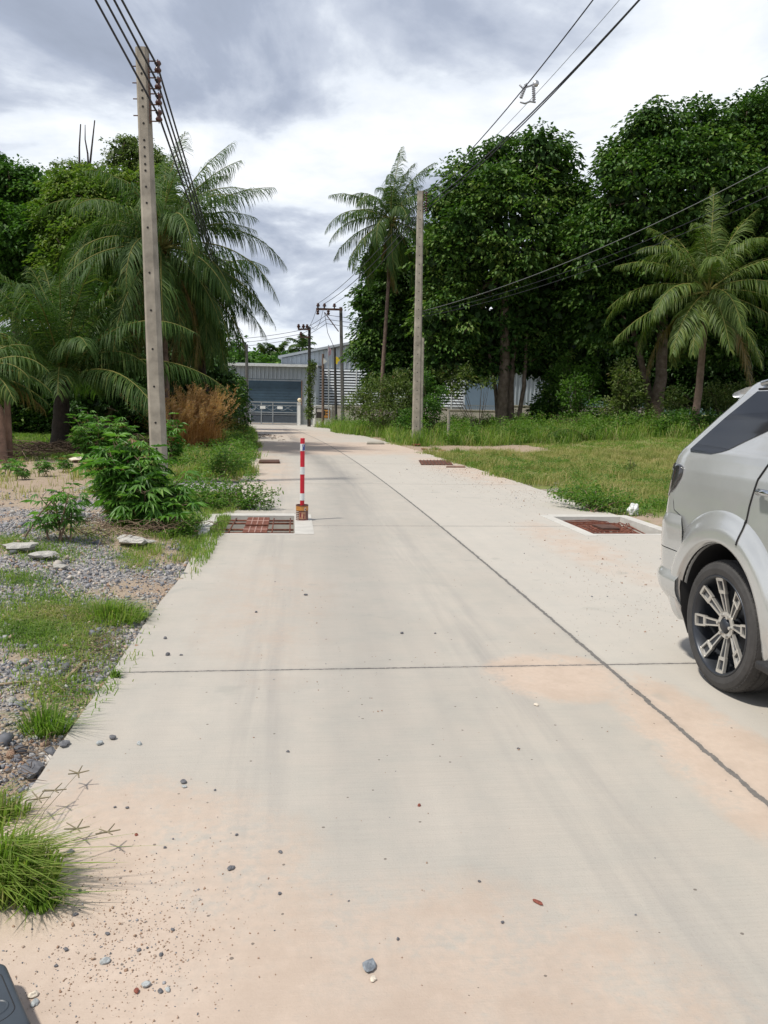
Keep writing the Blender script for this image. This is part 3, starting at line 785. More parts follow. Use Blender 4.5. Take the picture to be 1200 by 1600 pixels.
# pole with cross arm near the building
Yc = 57.0
bc = (P(536, 660, Yc)[0], Yc, 0.0); tcp = P(532.5, 480, Yc)
ct = conc_pole(*bc, *tcp, .27, .22, 'grey pole with one long cross arm carrying insulators', None, mt='polegrey')
za = P(520, 484, Yc)[2]; xl = P(494.5, 484, Yc)[0]-bc[0]; xr = tcp[0]-bc[0]+.15
arm = MB().quadbox(xl, xr, -.28, -.17, za-.07, za+.07).build('cross_arm', M['iron'], ct)
ca_pts = []
for px in (497, 507, 522.5):
    w = P(px, 478, Yc-.22); x_ = w[0]-bc[0]
    MB().lathe([(0, 0), (.05, 0), (.05, .1), (.13, .13), (.15, .18), (.08, .22), (.11, .27), (.07, .34), (0, .36)], c=(x_, -.22, za+.07), k=10).build('insulator', M['ceramic'], arm, smooth=True)
    ca_pts.append((x_+bc[0], Yc-.22, za+.4))
for px in (496.5, 513):
    w = P(px, 490, Yc-.22); x_ = w[0]-bc[0]
    MB().lathe([(0, 0), (.10, -.02), (.12, -.1), (.06, -.14), (.12, -.2), (.1, -.3), (0, -.34)], c=(x_, -.22, za-.07), k=10).build('insulator', M['ceramic'], arm, smooth=True)
a0 = P(507, 488, Yc-.25); a1 = P(529, 518, Yc-.2)
MB().tube([tuple(a0[i]-bc[i] for i in range(3)), tuple(a1[i]-bc[i] for i in range(3))], .035, 6).build('arm_brace', M['iron'], ct)
Yd = 60.0
bd = (P(483, 655, Yd)[0], Yd, 0.0); td = P(483.5, 511, Yd)
dt = conc_pole(*bd, *td, .26, .2, 'dark pole with two short cross arms and a climbing vine', None, mt='flagpole_dark')
for py, xa, xb in ((515, 466, 485), (527, 470, 484)):
    z_ = P(475, py, Yd)[2]; x0, x1 = P(xa, py, Yd)[0]-bd[0], P(xb, py, Yd)[0]-bd[0]
    am = MB().quadbox(x0, x1, -.26, -.15, z_-.06, z_+.06).build('cross_arm', M['iron'], dt)
    for f in ((.05, .45, .75) if py == 515 else (.05,)):
        MB().lathe([(0, 0), (.05, 0), (.12, .12), (.13, .2), (.07, .25), (.1, .3), (0, .36)], c=(x0+(x1-x0)*f, -.2, z_+.05), k=8).build('insulator', M['ceramic'], am)
def plain_post(px0, py0, px1, py1, Y, r, m_, nm, label, cat, zb=0):
    a = P(px0, py0, Y); b_ = P(px1, py1, Y)
    t = thing(nm, label, cat, (a[0], Y, zb)); MB().tube([(0, 0, -.3), (b_[0]-a[0], 0, b_[2]-zb)], [r, r*.85], 10).build('post', m_, t); return t, a, b_
def flag(t, a, b_, pts, m_, Y, nm='flag'):
    mb_ = MB()
    q = [P(px, py, Y) for px, py in pts]
    mb_.prism([(p[0]-a[0], -.1, p[2]) for p in q], (0, .01, 0)); return mb_.build(nm, m_, t)
M['flagw'] = mat('white_cloth', (.62, .64, .62), .8, bmp=0); M['flagy'] = mat('yellow_cloth', (.75, .56, .03), .8, bmp=0)
M['flagr'] = mat('red_cloth', (.5, .03, .05), .8, bmp=0); M['flagb'] = mat('blue_cloth', (.05, .05, .25), .8, bmp=0)
t, a, b_ = plain_post(504.6, 668, 504.8, 553, 58.5, .11, M['palmbark'], 'flag_post', 'brown post with a small white triangular flag near the sign wall', 'post')
flag(t, a, b_, [(505.5, 559), (511.5, 565), (505.5, 569)], M['flagw'], 58.5)
t, a, b_ = plain_post(525.5, 668, 523, 543, 59.5, .11, M['flagpole_dark'], 'flag_post', 'black post with a yellow flag', 'post')
f_ = flag(t, a, b_, [(525, 557), (529, 559), (531.5, 563), (528, 566), (527, 570), (525, 568)], M['flagy'], 59.5)
t, a, b_ = plain_post(513.6, 668, 513.2, 539, 61.5, .05, M['galv'], 'flag_post', 'thin metal flagpole with a red white and blue striped flag', 'flagpole')
for i, mm in enumerate(('flagr', 'flagw', 'flagb', 'flagw', 'flagr')):
    x0 = (514, 514.5, 515.1, 515.8, 516.4)[i]
    flag(t, a, b_, [(x0, 542+i*.6), (x0+.75, 543+i*.6), (x0+.75, 556-i*.4), (x0, 556-i*.4)], M[mm], 61.5, 'flag_stripe')

# cables of the right line
RL = [(934, -10, 19.0, .016, 'upper black cable from the plain pole to the top of the picture'), (1004, -6, 17.6, .020, 'thick upper cable of the close pair at the upper right'), (1002, -3, 18.0, .017, 'thick lower cable of the close pair at the upper right')]
wr = [(b1[0]+k[0], b1[1]+k[1], b1[2]+k[2]) for k in rk]
prevs = []
for i, (px, py, Y, r, lb) in enumerate(RL):
    q = np.array(P(px, py, Y)); a_ = np.array(wr[(0, 2, 3)[i]]); dirn = (q-a_)/np.linalg.norm(q-a_)
    e = q+dirn*14
    endc = ca_pts[i]
    cable([e, q, a_, endc], r, lb, None, sag=.55)
q = np.array(P(972, -5, 18.4)); a_ = np.array(wr[1]); e = q+(q-a_)/np.linalg.norm(q-a_)*14
cable([e, q, a_], .007, 'thin grey bare wire between the black cables at the upper right', None, 'cable_grey', sag=.5, k=5)
M['clampm'] = mat('weathered_insulator', (.30, .31, .33), .5, .3, var=.3, sc=20)
# hardware hanging between wires
wc = P(826, 145, 24.2)
t = thing('cable_clamp', 'silver insulator clamp hanging between the cables against the sky', 'clamp', wc)
for sx_, nm in ((-.16, 'insulator'), (.15, 'insulator')):
    pr_ = [(.0, -.24)]
    for i in range(7): pr_ += [(.035, -.22+i*.06), (.06, -.20+i*.06), (.035, -.18+i*.06)]
    pr_ += [(0, .24)]
    MB().lathe(pr_, c=(sx_, 0, 0), k=10).build(nm, M['clampm'], t, smooth=True, rot=(0, (.35 if sx_ < 0 else -.08), 0))
MB().tube([(-.28, 0, .22), (-.18, 0, .12), (.05, 0, .2), (.2, 0, .27)], .028, 6).build('clamp_arm', M['clampm'], t, smooth=True)
MB().tube([(-.24, 0, -.26), (-.1, 0, -.30), (.05, 0, -.24), (.22, 0, -.26)], .028, 6).build('clamp_arm', M['clampm'], t, smooth=True)
MB().lathe([(0, -.04), (.09, -.03), (.09, .03), (0, .04)], axis='y', c=(.2, 0, .26), k=12).build('clamp_wheel', M['galv'], t, smooth=True)
# service lines crossing in front of the trees
a_ = P(690, 478, 33.0); a_ = (b1[0]+.15, b1[1]-.25, P(657, 487, b1[1])[2])
for i, (py, r, m_, lb) in enumerate(((253, .013, 'cable_grey', 'grey service line sloping down across the right hand trees'), (283, .008, 'cable', 'upper thin black line under the grey service line'), (300, .008, 'cable', 'lower thin black line under the grey service line'))):
    q = P(1215, py, 25.0)
    cable([(q[0]+6, q[1]-5.3, q[2]+1.4), q, (a_[0], a_[1], a_[2]-.12*i)], r, lb, None, m_, sag=.9)
# distribution wires behind, left of the far poles
for i, (py0, py1) in enumerate(((521, 516), (527, 522), (533, 528))):
    cable([P(300, py0+8, 75), (bd[0]-.6, Yd-.2, P(470, py1, Yd)[2]), (ca_pts[0][0]+.6, Yc-.2, za-.4-.3*i), P(700, 505+9*i, 60)], .018, ('top', 'middle', 'bottom')[i]+' wire of three strung left from the dark far pole', None, 'cable', sag=.5)
for i in range(2):
    cable([(ca_pts[i][0], ca_pts[i][1], ca_pts[i][2]), (bd[0]-.8+.9*i, Yd-.2, td[2]+.15)], .014, ('outer', 'inner')[i]+' drooping jumper wire between the two far cross arm poles', None, 'cable', sag=8)
cable([a0, P(512, 520, 59), P(523, 545, 59.5)], .02, 'stay wire from the long cross arm down to the black flag post', None, 'cable', sag=0)

# ------------------------------------------------------------------ factory buildings behind
M['clad'] = mat('grey_blue_cladding', (.38, .43, .48), .5, .1, var=.16, sc=.5, bmp=0)
M['cladl'] = mat('pale_cladding', (.46, .50, .54), .5, .1, var=.14, sc=.4, bmp=0)
M['shutter'] = mat('blue_grey_shutter', (.045, .085, .125), .5, .1, var=.25, sc=.7, bmp=0)
M['trim'] = mat('pale_trim', (.55, .57, .57), .6, bmp=0); M['wall'] = mat('cream_plaster', (.50, .47, .43), .85, var=.12, sc=.6)
M['whitew'] = mat('white_plaster', (.74, .74, .72), .8, var=.05, sc=.8); M['slat'] = mat('white_slat', (.60, .64, .68), .5, bmp=0)
M['dark'] = mat('louvre_gap_shade', (.02, .025, .03), .8, bmp=0); M['roofm'] = mat('metal_roof', (.42, .45, .48), .4, .3, var=.06, sc=1, bmp=0)
M['bluewall'] = mat('blue_grey_panel', (.13, .19, .26), .6, var=.06, sc=1, bmp=0)
def Pz(px, py, Y): return P(px, py, Y)[2]
def Px(px, Y, py=600): return P(px, py, Y)[0]
def ribbed(mb_, x0, x1, y, z0, z1f, step=.35, d=.12):
    """upright ribs standing proud of a wall at y; z1f gives the top at x"""
    n = int((x1-x0)/step)
    for i in range(n+1):
        x = x0+(x1-x0)*i/max(n, 1)-.03; 
        mb_.prism([(x, y, z0), (x+.1, y, z0), (x+.1, y, z1f(x)), (x, y, z1f(x))], (0, -d, 0))
# gate house with blue shutters
Yb = 74.0
x0, x1 = Px(330, Yb), Px(494, Yb); z1 = Pz(430, 571, Yb)
t = thing('warehouse', 'low grey blue warehouse with wide dark blue shutters behind the gate', 'building', (x0, Yb, 0))
W_ = x1-x0
mb_ = MB(); mb_.quadbox(0, W_, 0, 14, -.3, z1); ribbed(mb_, 0, W_, -.002, Pz(430, 592, Yb), lambda x: z1-.02, .38); mb_.build('wall', M['clad'], t)
rf = MB().prism([(-.3, -.5, z1+.003), (W_+.2, -.5, z1+.003), (W_+.2, 14.3, z1+.8), (-.3, 14.3, z1+.8)], (0, 0, .12)).build('roof', M['roofm'], t)
MB().quadbox(-.3, W_+.2, -.62, -.5, z1-.12, z1+.12).build('gutter', M['trim'], rf)
zs0 = Pz(420, 595, Yb)
for xa, xb in ((345, 381), (388.5, 471)):
    a, b_ = Px(xa, Yb)-x0, Px(xb, Yb)-x0
    sh = MB().quadbox(a, b_, -.03, .1, -.2, zs0)
    for i in range(16): sh.quadbox(a+.02, b_-.02, -.05, -.031, .1+i*.26, .14+i*.26)
    sh.build('shutter', M['shutter'], t)
MB().quadbox(Px(381, Yb)-x0, Px(388.5, Yb)-x0, -.06, .1, -.2, zs0).build('door_frame', M['clad'], t)
MB().quadbox(Px(471, Yb)-x0, Px(472.3, Yb)-x0, -.12, .1, -.2, zs0+.1).build('door_frame', M['pinkbark'], t)
# main hall with gable and louvres
Yh = 78.0
xa, xb = Px(440, Yh), Px(800, Yh); W_ = xb-xa
xp = Px(640, Yh)-xa
zL, zP, zR = Pz(442, 560, Yh), Pz(640, 520, Yh), Pz(800, 575, Yh)
t = thing('warehouse', 'large hall with a pale gable and white louvres behind the far poles', 'building', (xa, Yh, 0))
top_ = lambda x: zL+(zP-zL)*x/xp if x < xp else zP+(zR-zP)*(x-xp)/(W_-xp)
mb_ = MB(); mb_.prism([(0, 0, -.3), (W_, 0, -.3), (W_, 0, zR), (xp, 0, zP), (0, 0, zL)], (0, 26, 0)); ribbed(mb_, 0, W_, -.002, Pz(600, 577, Yh), lambda x: top_(x)-.05, .45); mb_.build('wall', M['cladl'], t)
rf = MB(); rf.prism([(-.3, -.5, zL-.02), (xp, -.5, zP+.02), (xp, -.5, zP+.25), (-.3, -.5, zL+.22)], (0, 27, 0)); rf.prism([(xp, -.5, zP+.02), (W_+.3, -.5, zR-.05), (W_+.3, -.5, zR+.18), (xp, -.5, zP+.25)], (0, 27, 0)); rf.build('roof', M['roofm'], t)
xl, xr = Px(493, Yh)-xa, Px(727, Yh)-xa; zt, zb_ = Pz(600, 578, Yh), Pz(600, 634, Yh)
MB().quadbox(xl, xr, -.05, -.003, zb_, zt).build('vent_shade_sheet', M['dark'], t)  # near-black sheet painted in for the shade between the slats
lv = MB(); nL_ = 13
for i in range(nL_):
    z = zb_+(zt-zb_)*(i+.25)/nL_; h = (zt-zb_)/nL_
    lv.prism([(xl, -.08, z), (xl, -.30, z-.02), (xl, -.26, z+h*.5), (xl, -.06, z+h*.5)], (xr-xl, 0, 0))
lv.build('louvre_panel', M['slat'], t)
for i in range(12):
    x = xl+(xr-xl)*i/11; MB().quadbox(x-.05, x+.05, -.34, -.30, zb_-.2, zt).build('mullion', M['trim'], t)
# right building: blue panel + ribbed wall
Yr = 76.0
xa, xb = Px(727, Yr), Px(905, Yr); W_ = xb-xa; zl, zr = Pz(727, 572, Yr), Pz(905, 592, Yr)
t = thing('warehouse', 'low shed with a plain blue panel and ribbed wall seen between the tree trunks', 'building', (xa, Yr, 0))
mb_ = MB(); mb_.prism([(0, 0, -.3), (W_, 0, -.3), (W_, 0, zr), (0, 0, zl)], (0, 1.4, 0)); xc = Px(800, Yr)-xa; ribbed(mb_, xc, W_, -.002, .3, lambda x: zl+(zr-zl)*x/W_-.1, .35); mb_.build('wall', M['clad'], t)
MB().quadbox(.02, xc, -.06, -.003, -.1, Pz(760, 590, Yr)).build('wall_panel', M['bluewall'], t)
MB().prism([(-.2, -.5, zl), (W_+.2, -.5, zr), (W_+.2, -.5, zr+.3), (-.2, -.5, zl+.3)], (0, 2.2, 0)).build('roof', M['trim'], t)

# ------------------------------------------------------------------ compound wall, gate, sign
Yw = 63.0
gx0, gx1 = Px(352, Yw), Px(464.8, Yw)
zg1 = Pz(440, 628.3, Yw)
t = thing('sliding_gate', 'wide white and grey barred sliding gate across the end of the road', 'gate', (gx0, Yw, 0))
GW = gx1-gx0
M['gatew'] = mat('white_gate_steel', (.27, .29, .31), .5, bmp=0); M['gated'] = mat('gate_sheet', (.055, .07, .09), .6, bmp=0)
fr = MB()
for z0, z1 in ((zg1-.09, zg1), (zg1-.32, zg1-.27), (.95, 1.02), (.80, .84), (.10, .18), (.0, .05)): fr.quadbox(0, GW, -.04, .04, z0+.02, z1+.02)
for f in (0, .345, .5, .66, 1): fr.quadbox(GW*f-.04, GW*f+.04, -.045, .045, .02, zg1+.02)
fr.build('gate_frame', M['gatew'], t)
br_ = MB()
for i in range(int(GW/.14)): br_.quadbox(i*.14, i*.14+.025, -.012, .012, 1.05, zg1-.02)
br_.build('gate_bars', M['gated'], t)
MB().quadbox(.02, GW-.02, -.01, .01, .2, .94).build('gate_sheet', M['gated'], t)
sc_ = MB()
for k_ in range(2):
    pts = [(GW*(.06+.88*i/60), -.05, 1.38+(.20 if k_ else -.20)*math.cos(i/60*PI*6)) for i in range(61)]
    sc_.tube(pts, .010, 4)
for cx_ in (.38, ): 
    sc_.tube([(GW*cx_+.25*math.cos(a), -.055, 1.38+.25*math.sin(a)) for a in np.linspace(0, 2*PI, 17)], .02, 4)
sc_.build('scroll_work', M['gatew'], t)
for f in (.52, .76): MB().quadbox(GW*f-.22, GW*f+.22, -.075, -.06, 1.28, 1.5).build('gate_plate', M['whitew'], t)
# posts and wall runs
def wall_run(px0, px1, Y, pyt, m_, label, zb=0, d=.18, nm='boundary_wall', cap=.08):
    a, b_ = Px(px0, Y), Px(px1, Y); z = Pz((px0+px1)/2, pyt, Y)
    t = thing(nm, label, 'wall', (a, Y, 0)); MB().quadbox(0, b_-a, -d/2, d/2, -.4, z-cap).build('wall', m_, t)
    MB().quadbox(-.02, b_-a+.02, -d/2-.04, d/2+.04, z-cap+.002, z).build('coping', m_, t); return t, a, z
t, a, z = wall_run(465.3, 470, Yw, 629, M['whitew'], 'white gate pillar with a round lamp on top', d=.35, nm='gate_pillar'); t['category'] = 'pillar'
lm = mat('lamp_globe', (.75, .62, .42), .3, bmp=0)
MB().lathe([(0, 0)]+[(.17*math.sin(q_), .2-.17*math.cos(q_)) for q_ in np.linspace(.3, PI, 9)], c=(.15, 0, z), k=14).build('globe_lamp', lm, t, smooth=True)
ax, bx = Px(470.2, Yw), Px(489, Yw)
t = thing('side_gate', 'narrow grey panel gate between the white pillars', 'gate', (ax, Yw, 0))
g_ = MB(); g_.quadbox(0, bx-ax, -.03, .03, .05, 1.62)
for i in range(9): g_.quadbox(.03+i*.11, .07+i*.11, -.045, -.031, .1, 1.58)
g_.build('gate_panel', mat('grey_panel', (.27, .29, .30), .6, bmp=0), t)
wall_run(489.3, 493.6, Yw, 634, M['whitew'], 'slim white pillar left of the sign wall', d=.35, nm='gate_pillar')[0]['category'] = 'pillar'
t, a, z = wall_run(493.9, 518.5, Yw+.02, 633, M['whitew'], 'white sign wall carrying a black and orange signboard')
sgx0, sgx1 = Px(495, Yw)-a, Px(516.6, Yw)-a; sz0, sz1 = Pz(505, 653.5, Yw), Pz(505, 638, Yw)
M['sgk'] = mat('black_sign', (.03, .025, .022), .5, bmp=0); M['sgo'] = mat('orange_sign', (.55, .27, .06), .5, var=.3, sc=3, bmp=0)
sg = MB().quadbox(sgx0, sgx1, -.15, -.11, sz0, sz1).build('signboard', M['sgk'], t)
w_ = sgx1-sgx0; h_ = sz1-sz0
MB().quadbox(sgx0+w_*.5, sgx1-.03, -.165, -.151, sz0+.05, sz1-h_*.16).build('sign_print', M['sgo'], sg)
for i, (u0, u1, v0, v1) in enumerate(((.55, .66, .3, .75), (.7, .9, .56, .7), (.7, .9, .3, .42))): MB().quadbox(sgx0+w_*u0, sgx0+w_*u1, -.172, -.166, sz0+h_*v0, sz0+h_*v1).build('sign_letter', M['sgk'], sg)
MB().quadbox(sgx0+.05, sgx0+w_*.46, -.165, -.151, sz0+h_*.62, sz0+h_*.9).build('sign_print', M['wall'], sg)
t_, a, z = wall_run(519, 700, Yw+.3, 635.5, M['wall'], 'long cream boundary wall behind the green shrub')
t_, a, z = wall_run(700.3, 778, Yw+.3, 640, M['wall'], 'lower cream wall topped by a white railing left of the big trunk')
rl_ = MB()
for i in range(26): rl_.quadbox(.05+i*.155, .09+i*.155, -.02, .02, z+.002, z+.3)
rl_.quadbox(0, Px(778, Yw)-a, -.03, .03, z+.3, z+.36); rl_.build('railing', M['gatew'], t_)
wall_run(778.3, 1010, Yw+.3, 634.5, M['wall'], 'cream boundary wall to the right of the big trunk under the trees')
# concrete stump and posts in the grass
t, a, b_ = plain_post(701.5, 672, 701, 641, 36, .08, M['pole'], 'fence_post', 'thin cement post standing in the tall grass', 'post')
t, a, b_ = plain_post(740, 672, 737.5, 655, 40, .12, M['darkbark'], 'tree_stump', 'short brown stump leaning in the tall grass', 'stump', zb=.1)
xx_, yy_ = P(848, 655, 50)[0], 50
t = thing('crate', 'brown wooden board box under the dark conical tree by the wall', 'box', (xx_, yy_, float(hz(xx_, yy_))))
MB().quadbox(-.75, .75, -.1, .3, .0, 1.15).build('board', mat('brown_board', (.10, .06, .04), .8, var=.3), t)
MB().quadbox(-.8, .8, -.14, -.102, 1.05, 1.2).build('board_rim', mat('brown_board_rim', (.14, .085, .05), .8, var=.3), t)
# ------------------------------------------------------------------ foliage materials
M['lf_dark'] = leafmat('leaf_dark', [(0, (.016, .04, .010)), (.45, (.05, .115, .022)), (.8, (.115, .20, .036)), (1, (.20, .26, .07))], .5, .25, .3)
M['lf_mid'] = leafmat('leaf_mid', [(0, (.03, .075, .014)), (.5, (.065, .15, .025)), (.9, (.12, .23, .04)), (1, (.18, .27, .06))], .55, .3, .25)
M['lf_yel'] = leafmat('leaf_yellowgreen', [(0, (.05, .09, .015)), (.6, (.12, .20, .03)), (1, (.24, .28, .06))], .55, .35, .25)
M['lf_cas'] = leafmat('leaf_cassava', [(0, (.045, .12, .02)), (.5, (.10, .23, .04)), (.85, (.18, .34, .065)), (.95, (.24, .37, .10)), (1, (.24, .15, .07))], .45, .35)
M['lf_weed'] = leafmat('leaf_weed', [(0, (.04, .10, .015)), (.5, (.10, .20, .03)), (.85, (.19, .29, .06)), (1, (.34, .30, .13))], .55, .45)
M['lf_olive'] = leafmat('leaf_olive', [(0, (.05, .08, .02)), (.5, (.11, .16, .04)), (.9, (.21, .25, .09)), (1, (.18, .12, .06))], .55, .35)
M['gr_green'] = leafmat('grass_green', [(0, (.05, .105, .015)), (.4, (.14, .24, .04)), (.7, (.24, .33, .07)), (.86, (.32, .31, .12)), (1, (.46, .38, .20))], .6, .5)
M['gr_dry'] = leafmat('grass_dry', [(0, (.15, .20, .045)), (.35, (.29, .31, .09)), (.7, (.43, .37, .16)), (1, (.54, .43, .23))], .7, .35)
M['gr_orange'] = leafmat('grass_orange', [(0, (.28, .12, .04)), (.5, (.48, .23, .08)), (.8, (.58, .33, .15)), (1, (.62, .42, .26))], .7, .35)
M['palm'] = leafmat('palm_leaf', [(0, (.024, .06, .012)), (.5, (.062, .115, .027)), (.8, (.135, .185, .044)), (.88, (.22, .22, .06)), (1, (.30, .22, .09))], .55, .32, .2)
M['palm_y'] = leafmat('palm_leaf_yellowing', [(0, (.04, .075, .015)), (.5, (.10, .155, .03)), (.8, (.19, .225, .05)), (.88, (.26, .25, .07)), (1, (.34, .26, .09))], .5, .3, .3)
M['palm_old'] = leafmat('palm_leaf_old', [(0, (.05, .06, .018)), (.5, (.13, .11, .03)), (1, (.28, .17, .06))], .5, .35)

def tnoise(p, s): return fbm(p[:, 0]+p[:, 2]*.7, p[:, 1]+p[:, 2]*1.1, s, 3, 4)

def crown(f, lobes, Y, base, leaf=.20, dens=1.0, per=13, spread=.34, ymul=1.0, gap=-.35, wr=.55, lvar=(0, 1), core=1.0, sub_=True):
    """lobes: (px, py, half width px, half height px, depth offset)"""
    big = []
    for (px, py, rx, rz, dy) in lobes:
        big.append((px, py, rx, rz, dy))
        if sub_:
            for q in range(4):
                a = rng.uniform(-.5, PI+.5) if q < 3 else rng.uniform(0, 2*PI); s_ = rng.uniform(.30, .48)
                big.append((px+rx*.86*math.cos(a), py-rz*.86*math.sin(a), rx*s_, rz*s_*.9, dy+rng.uniform(-1, 1)*rx*Y/1200*.6))
    for li, (px, py, rx, rz, dy) in enumerate(big):
        tint = rng.uniform(-.16, .16)
        c = np.array(P(px, py, Y+dy)); k = (Y+dy)/1200
        R = np.array([rx*k, (rx+rz)*.5*k*ymul, rz*k])
        n = int(dens*26*(R[0]*R[1]*R[2])**(2/3))
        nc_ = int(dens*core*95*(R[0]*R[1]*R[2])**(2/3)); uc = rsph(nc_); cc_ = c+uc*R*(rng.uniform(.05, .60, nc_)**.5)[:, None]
        f.leaves(cc_-np.array(base), rsph(nc_), rsph(nc_), leaf*2.0, leaf*1.5, rng.uniform(0, .35, nc_)*(lvar[1]-lvar[0])+lvar[0], .1, .1)  # inner leaves get dark tints, putting crown-interior shade into their colour
        u = rsph(n); rr = rng.uniform(.35, 1.0, n)**.45
        rr *= 1+.13*np.sin(u[:, 0]*5+px)*np.cos(u[:, 2]*6+py)
        C = c+u*R*rr[:, None]
        keep = tnoise(C, 2.1)+rng.normal(0, .12, n) > gap
        C = C[keep]; u = u[keep]
        ns_ = int(n*.22); us = rsph(ns_); us[:, 2] = np.abs(us[:, 2]); C = np.concatenate([C, c+us*R*rng.uniform(1.0, 1.22, ns_)[:, None]]); u = np.concatenate([u, us])
        n = len(C); small = np.concatenate([np.ones(n-ns_), np.full(ns_, .5)])
        if n == 0: continue
        m_ = rng.poisson(per*small)+2
        idx = np.repeat(np.arange(n), m_); N_ = len(idx)
        hs = rsph(N_); hs[:, 2] = np.abs(hs[:, 2])*.8-.22
        off = hs*(rng.uniform(.25, 1, N_)**.4)[:, None]*spread*(rng.uniform(.6, 1.4, n)*small**.6)[idx][:, None]
        Pp = C[idx]+off
        D = hs*[1, 1, .3]+u[idx]*.35+rng.normal(0, .3, (N_, 3)); D[:, 2] -= .45
        Nn = rng.normal(0, .35, (N_, 3))+np.array([0, 0, .8])+hs*.7
        L_ = leaf*rng.uniform(.6, 1.25, N_)
        cv = rng.uniform(.15, .85, n)[idx]
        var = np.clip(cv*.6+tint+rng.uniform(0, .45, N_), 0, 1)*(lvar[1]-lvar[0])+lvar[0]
        f.leaves(Pp-np.array(base), D, Nn, L_, L_*wr, var, .22, .15)

def trunk_mb(mb_, base, pts, rads, k=10):
    mb_.tube([(p[0]-base[0], p[1]-base[1], p[2]-base[2]) for p in pts], rads, k)

def tree(name, label, cat, px, py, Y, lobes, m_leaf, m_bark, trunks, group=None, twigs=None, **kw):
    x, _, _ = P(px, py, Y); z = float(hz(x, Y)); base = (x, Y, z)
    t = thing(name, label, cat, base, 0, group)
    mb_ = MB()
    for tp in trunks:           # (list of px points, radii, depth offset)
        pts = [P(a, b_, Y+tp[2]) for a, b_ in tp[0]]
        pts[0] = (pts[0][0], pts[0][1], z-.3)
        # smooth the line
        q = []
        for i in range(len(pts)-1):
            for j in range(4):
                f_ = j/4; q.append(tuple(pts[i][k]*(1-f_)+pts[i+1][k]*f_+random.uniform(-.05, .05) for k in range(3)))
        q.append(pts[-1]); r = np.interp(np.linspace(0, 1, len(q)), np.linspace(0, 1, len(tp[1])), tp[1])
        r[0] *= 1.35
        trunk_mb(mb_, base, q, list(r))
    hub = P(*trunks[0][0][-1], Y)
    for (lx, ly, rx, rz, dy) in lobes:
        c = P(lx, ly, Y+dy); mid = tuple((hub[i]*.5+c[i]*.5)+(0, 0, .5)[i]*.4+random.uniform(-.3, .3) for i in range(3))
        trunk_mb(mb_, base, [hub, mid, c], [trunks[0][1][-1]*.6, .12, .05], 6)
        for q_ in range(4):
            e = tuple(c[i]+random.uniform(-1, 1)*(rx, rx, rz)[i]*(Y+dy)/1200*.8 for i in range(3))
            trunk_mb(mb_, base, [mid, c, e], [.11, .07, .03], 5)
    mb_.build('trunk', m_bark, t, smooth=True)
    f = Fol(); crown(f, lobes, Y, base, **kw); f.build('crown', m_leaf, t)
    return t

# ------------------------------------------------------------------ palms
def frond(az, el, Ln, droop, leafL, hang=.5, wind=(0, 0), tone=0, n=16, dens=1.3, twist=0, old=False, w=.034):
    f = Fol(); pts = []; p = np.zeros(3); a = az
    for i in range(n+1):
        t = i/n; e = el-droop*t**1.25; pts.append(p.copy())
        d = np.array([math.cos(a)*math.cos(e), math.sin(a)*math.cos(e), math.sin(e)])
        d = d+np.array([wind[0], wind[1], 0])*t*.5; d /= np.linalg.norm(d)
        p = p+d*Ln/n; a = a+twist/n
    pts = np.array(pts)
    f.limb(pts, list(np.interp(np.linspace(0, 1, n+1), [0, .15, 1], [.055, .03, .006])), .9, 4)
    m = int(Ln/.062*dens); t = np.linspace(.14, .995, m)
    for sd in (-1, 1):
        tt = np.clip(t+rng.uniform(-.004, .004, m), 0, .999)
        idx = tt*n; i0 = idx.astype(int); fr = (idx-i0)[:, None]
        B = pts[i0]*(1-fr)+pts[i0+1]*fr
        T = pts[i0+1]-pts[i0]; T /= np.linalg.norm(T, axis=1, keepdims=True)
        S = np.cross(T, np.array([0, 0, 1.])); S /= np.linalg.norm(S, axis=1, keepdims=True)+1e-6; S *= sd
        U = np.cross(S, T)*sd
        prof = np.interp(tt, [.14, .3, .6, .85, 1], [.55, .95, 1, .65, .30])*leafL*rng.uniform(.85, 1.1, m)
        fw = np.interp(tt, [.14, 1], [.35, 1.3])[:, None]
        D = S+T*fw+U*rng.uniform(-.15, .35, m)[:, None]+rng.normal(0, .11, (m, 3)); D /= np.linalg.norm(D, axis=1, keepdims=True)
        G0 = np.array([0, 0, -1.])*hang; W_ = np.array([wind[0], wind[1], 0.])
        prof = prof*np.where(rng.uniform(0, 1, m) < .10, rng.uniform(.15, .6, m), 1)*(1+.12*np.sin(tt*37+az*9))
        hv = (1+.35*np.sin(tt*21+az*5+sd))[:, None]; G0 = G0*hv
        def nm(v): return v/(np.linalg.norm(v, axis=1, keepdims=True)+1e-9)
        D0 = nm(D+G0*.35+W_*.3); D1 = nm(D+G0*1.5+W_*.9); D2 = nm(D+G0*3.4+W_*1.2)
        side = nm(np.cross(D0, U+rng.normal(0, .25, (m, 3))))
        f.strips(B, D0, D1, D2, prof, np.full(m, w)*np.interp(tt, [.14, .5, 1], [.8, 1, .6]), side, np.clip(rng.normal(.42+tone, .17, m), 0, .86 if not old else 1))
    return f

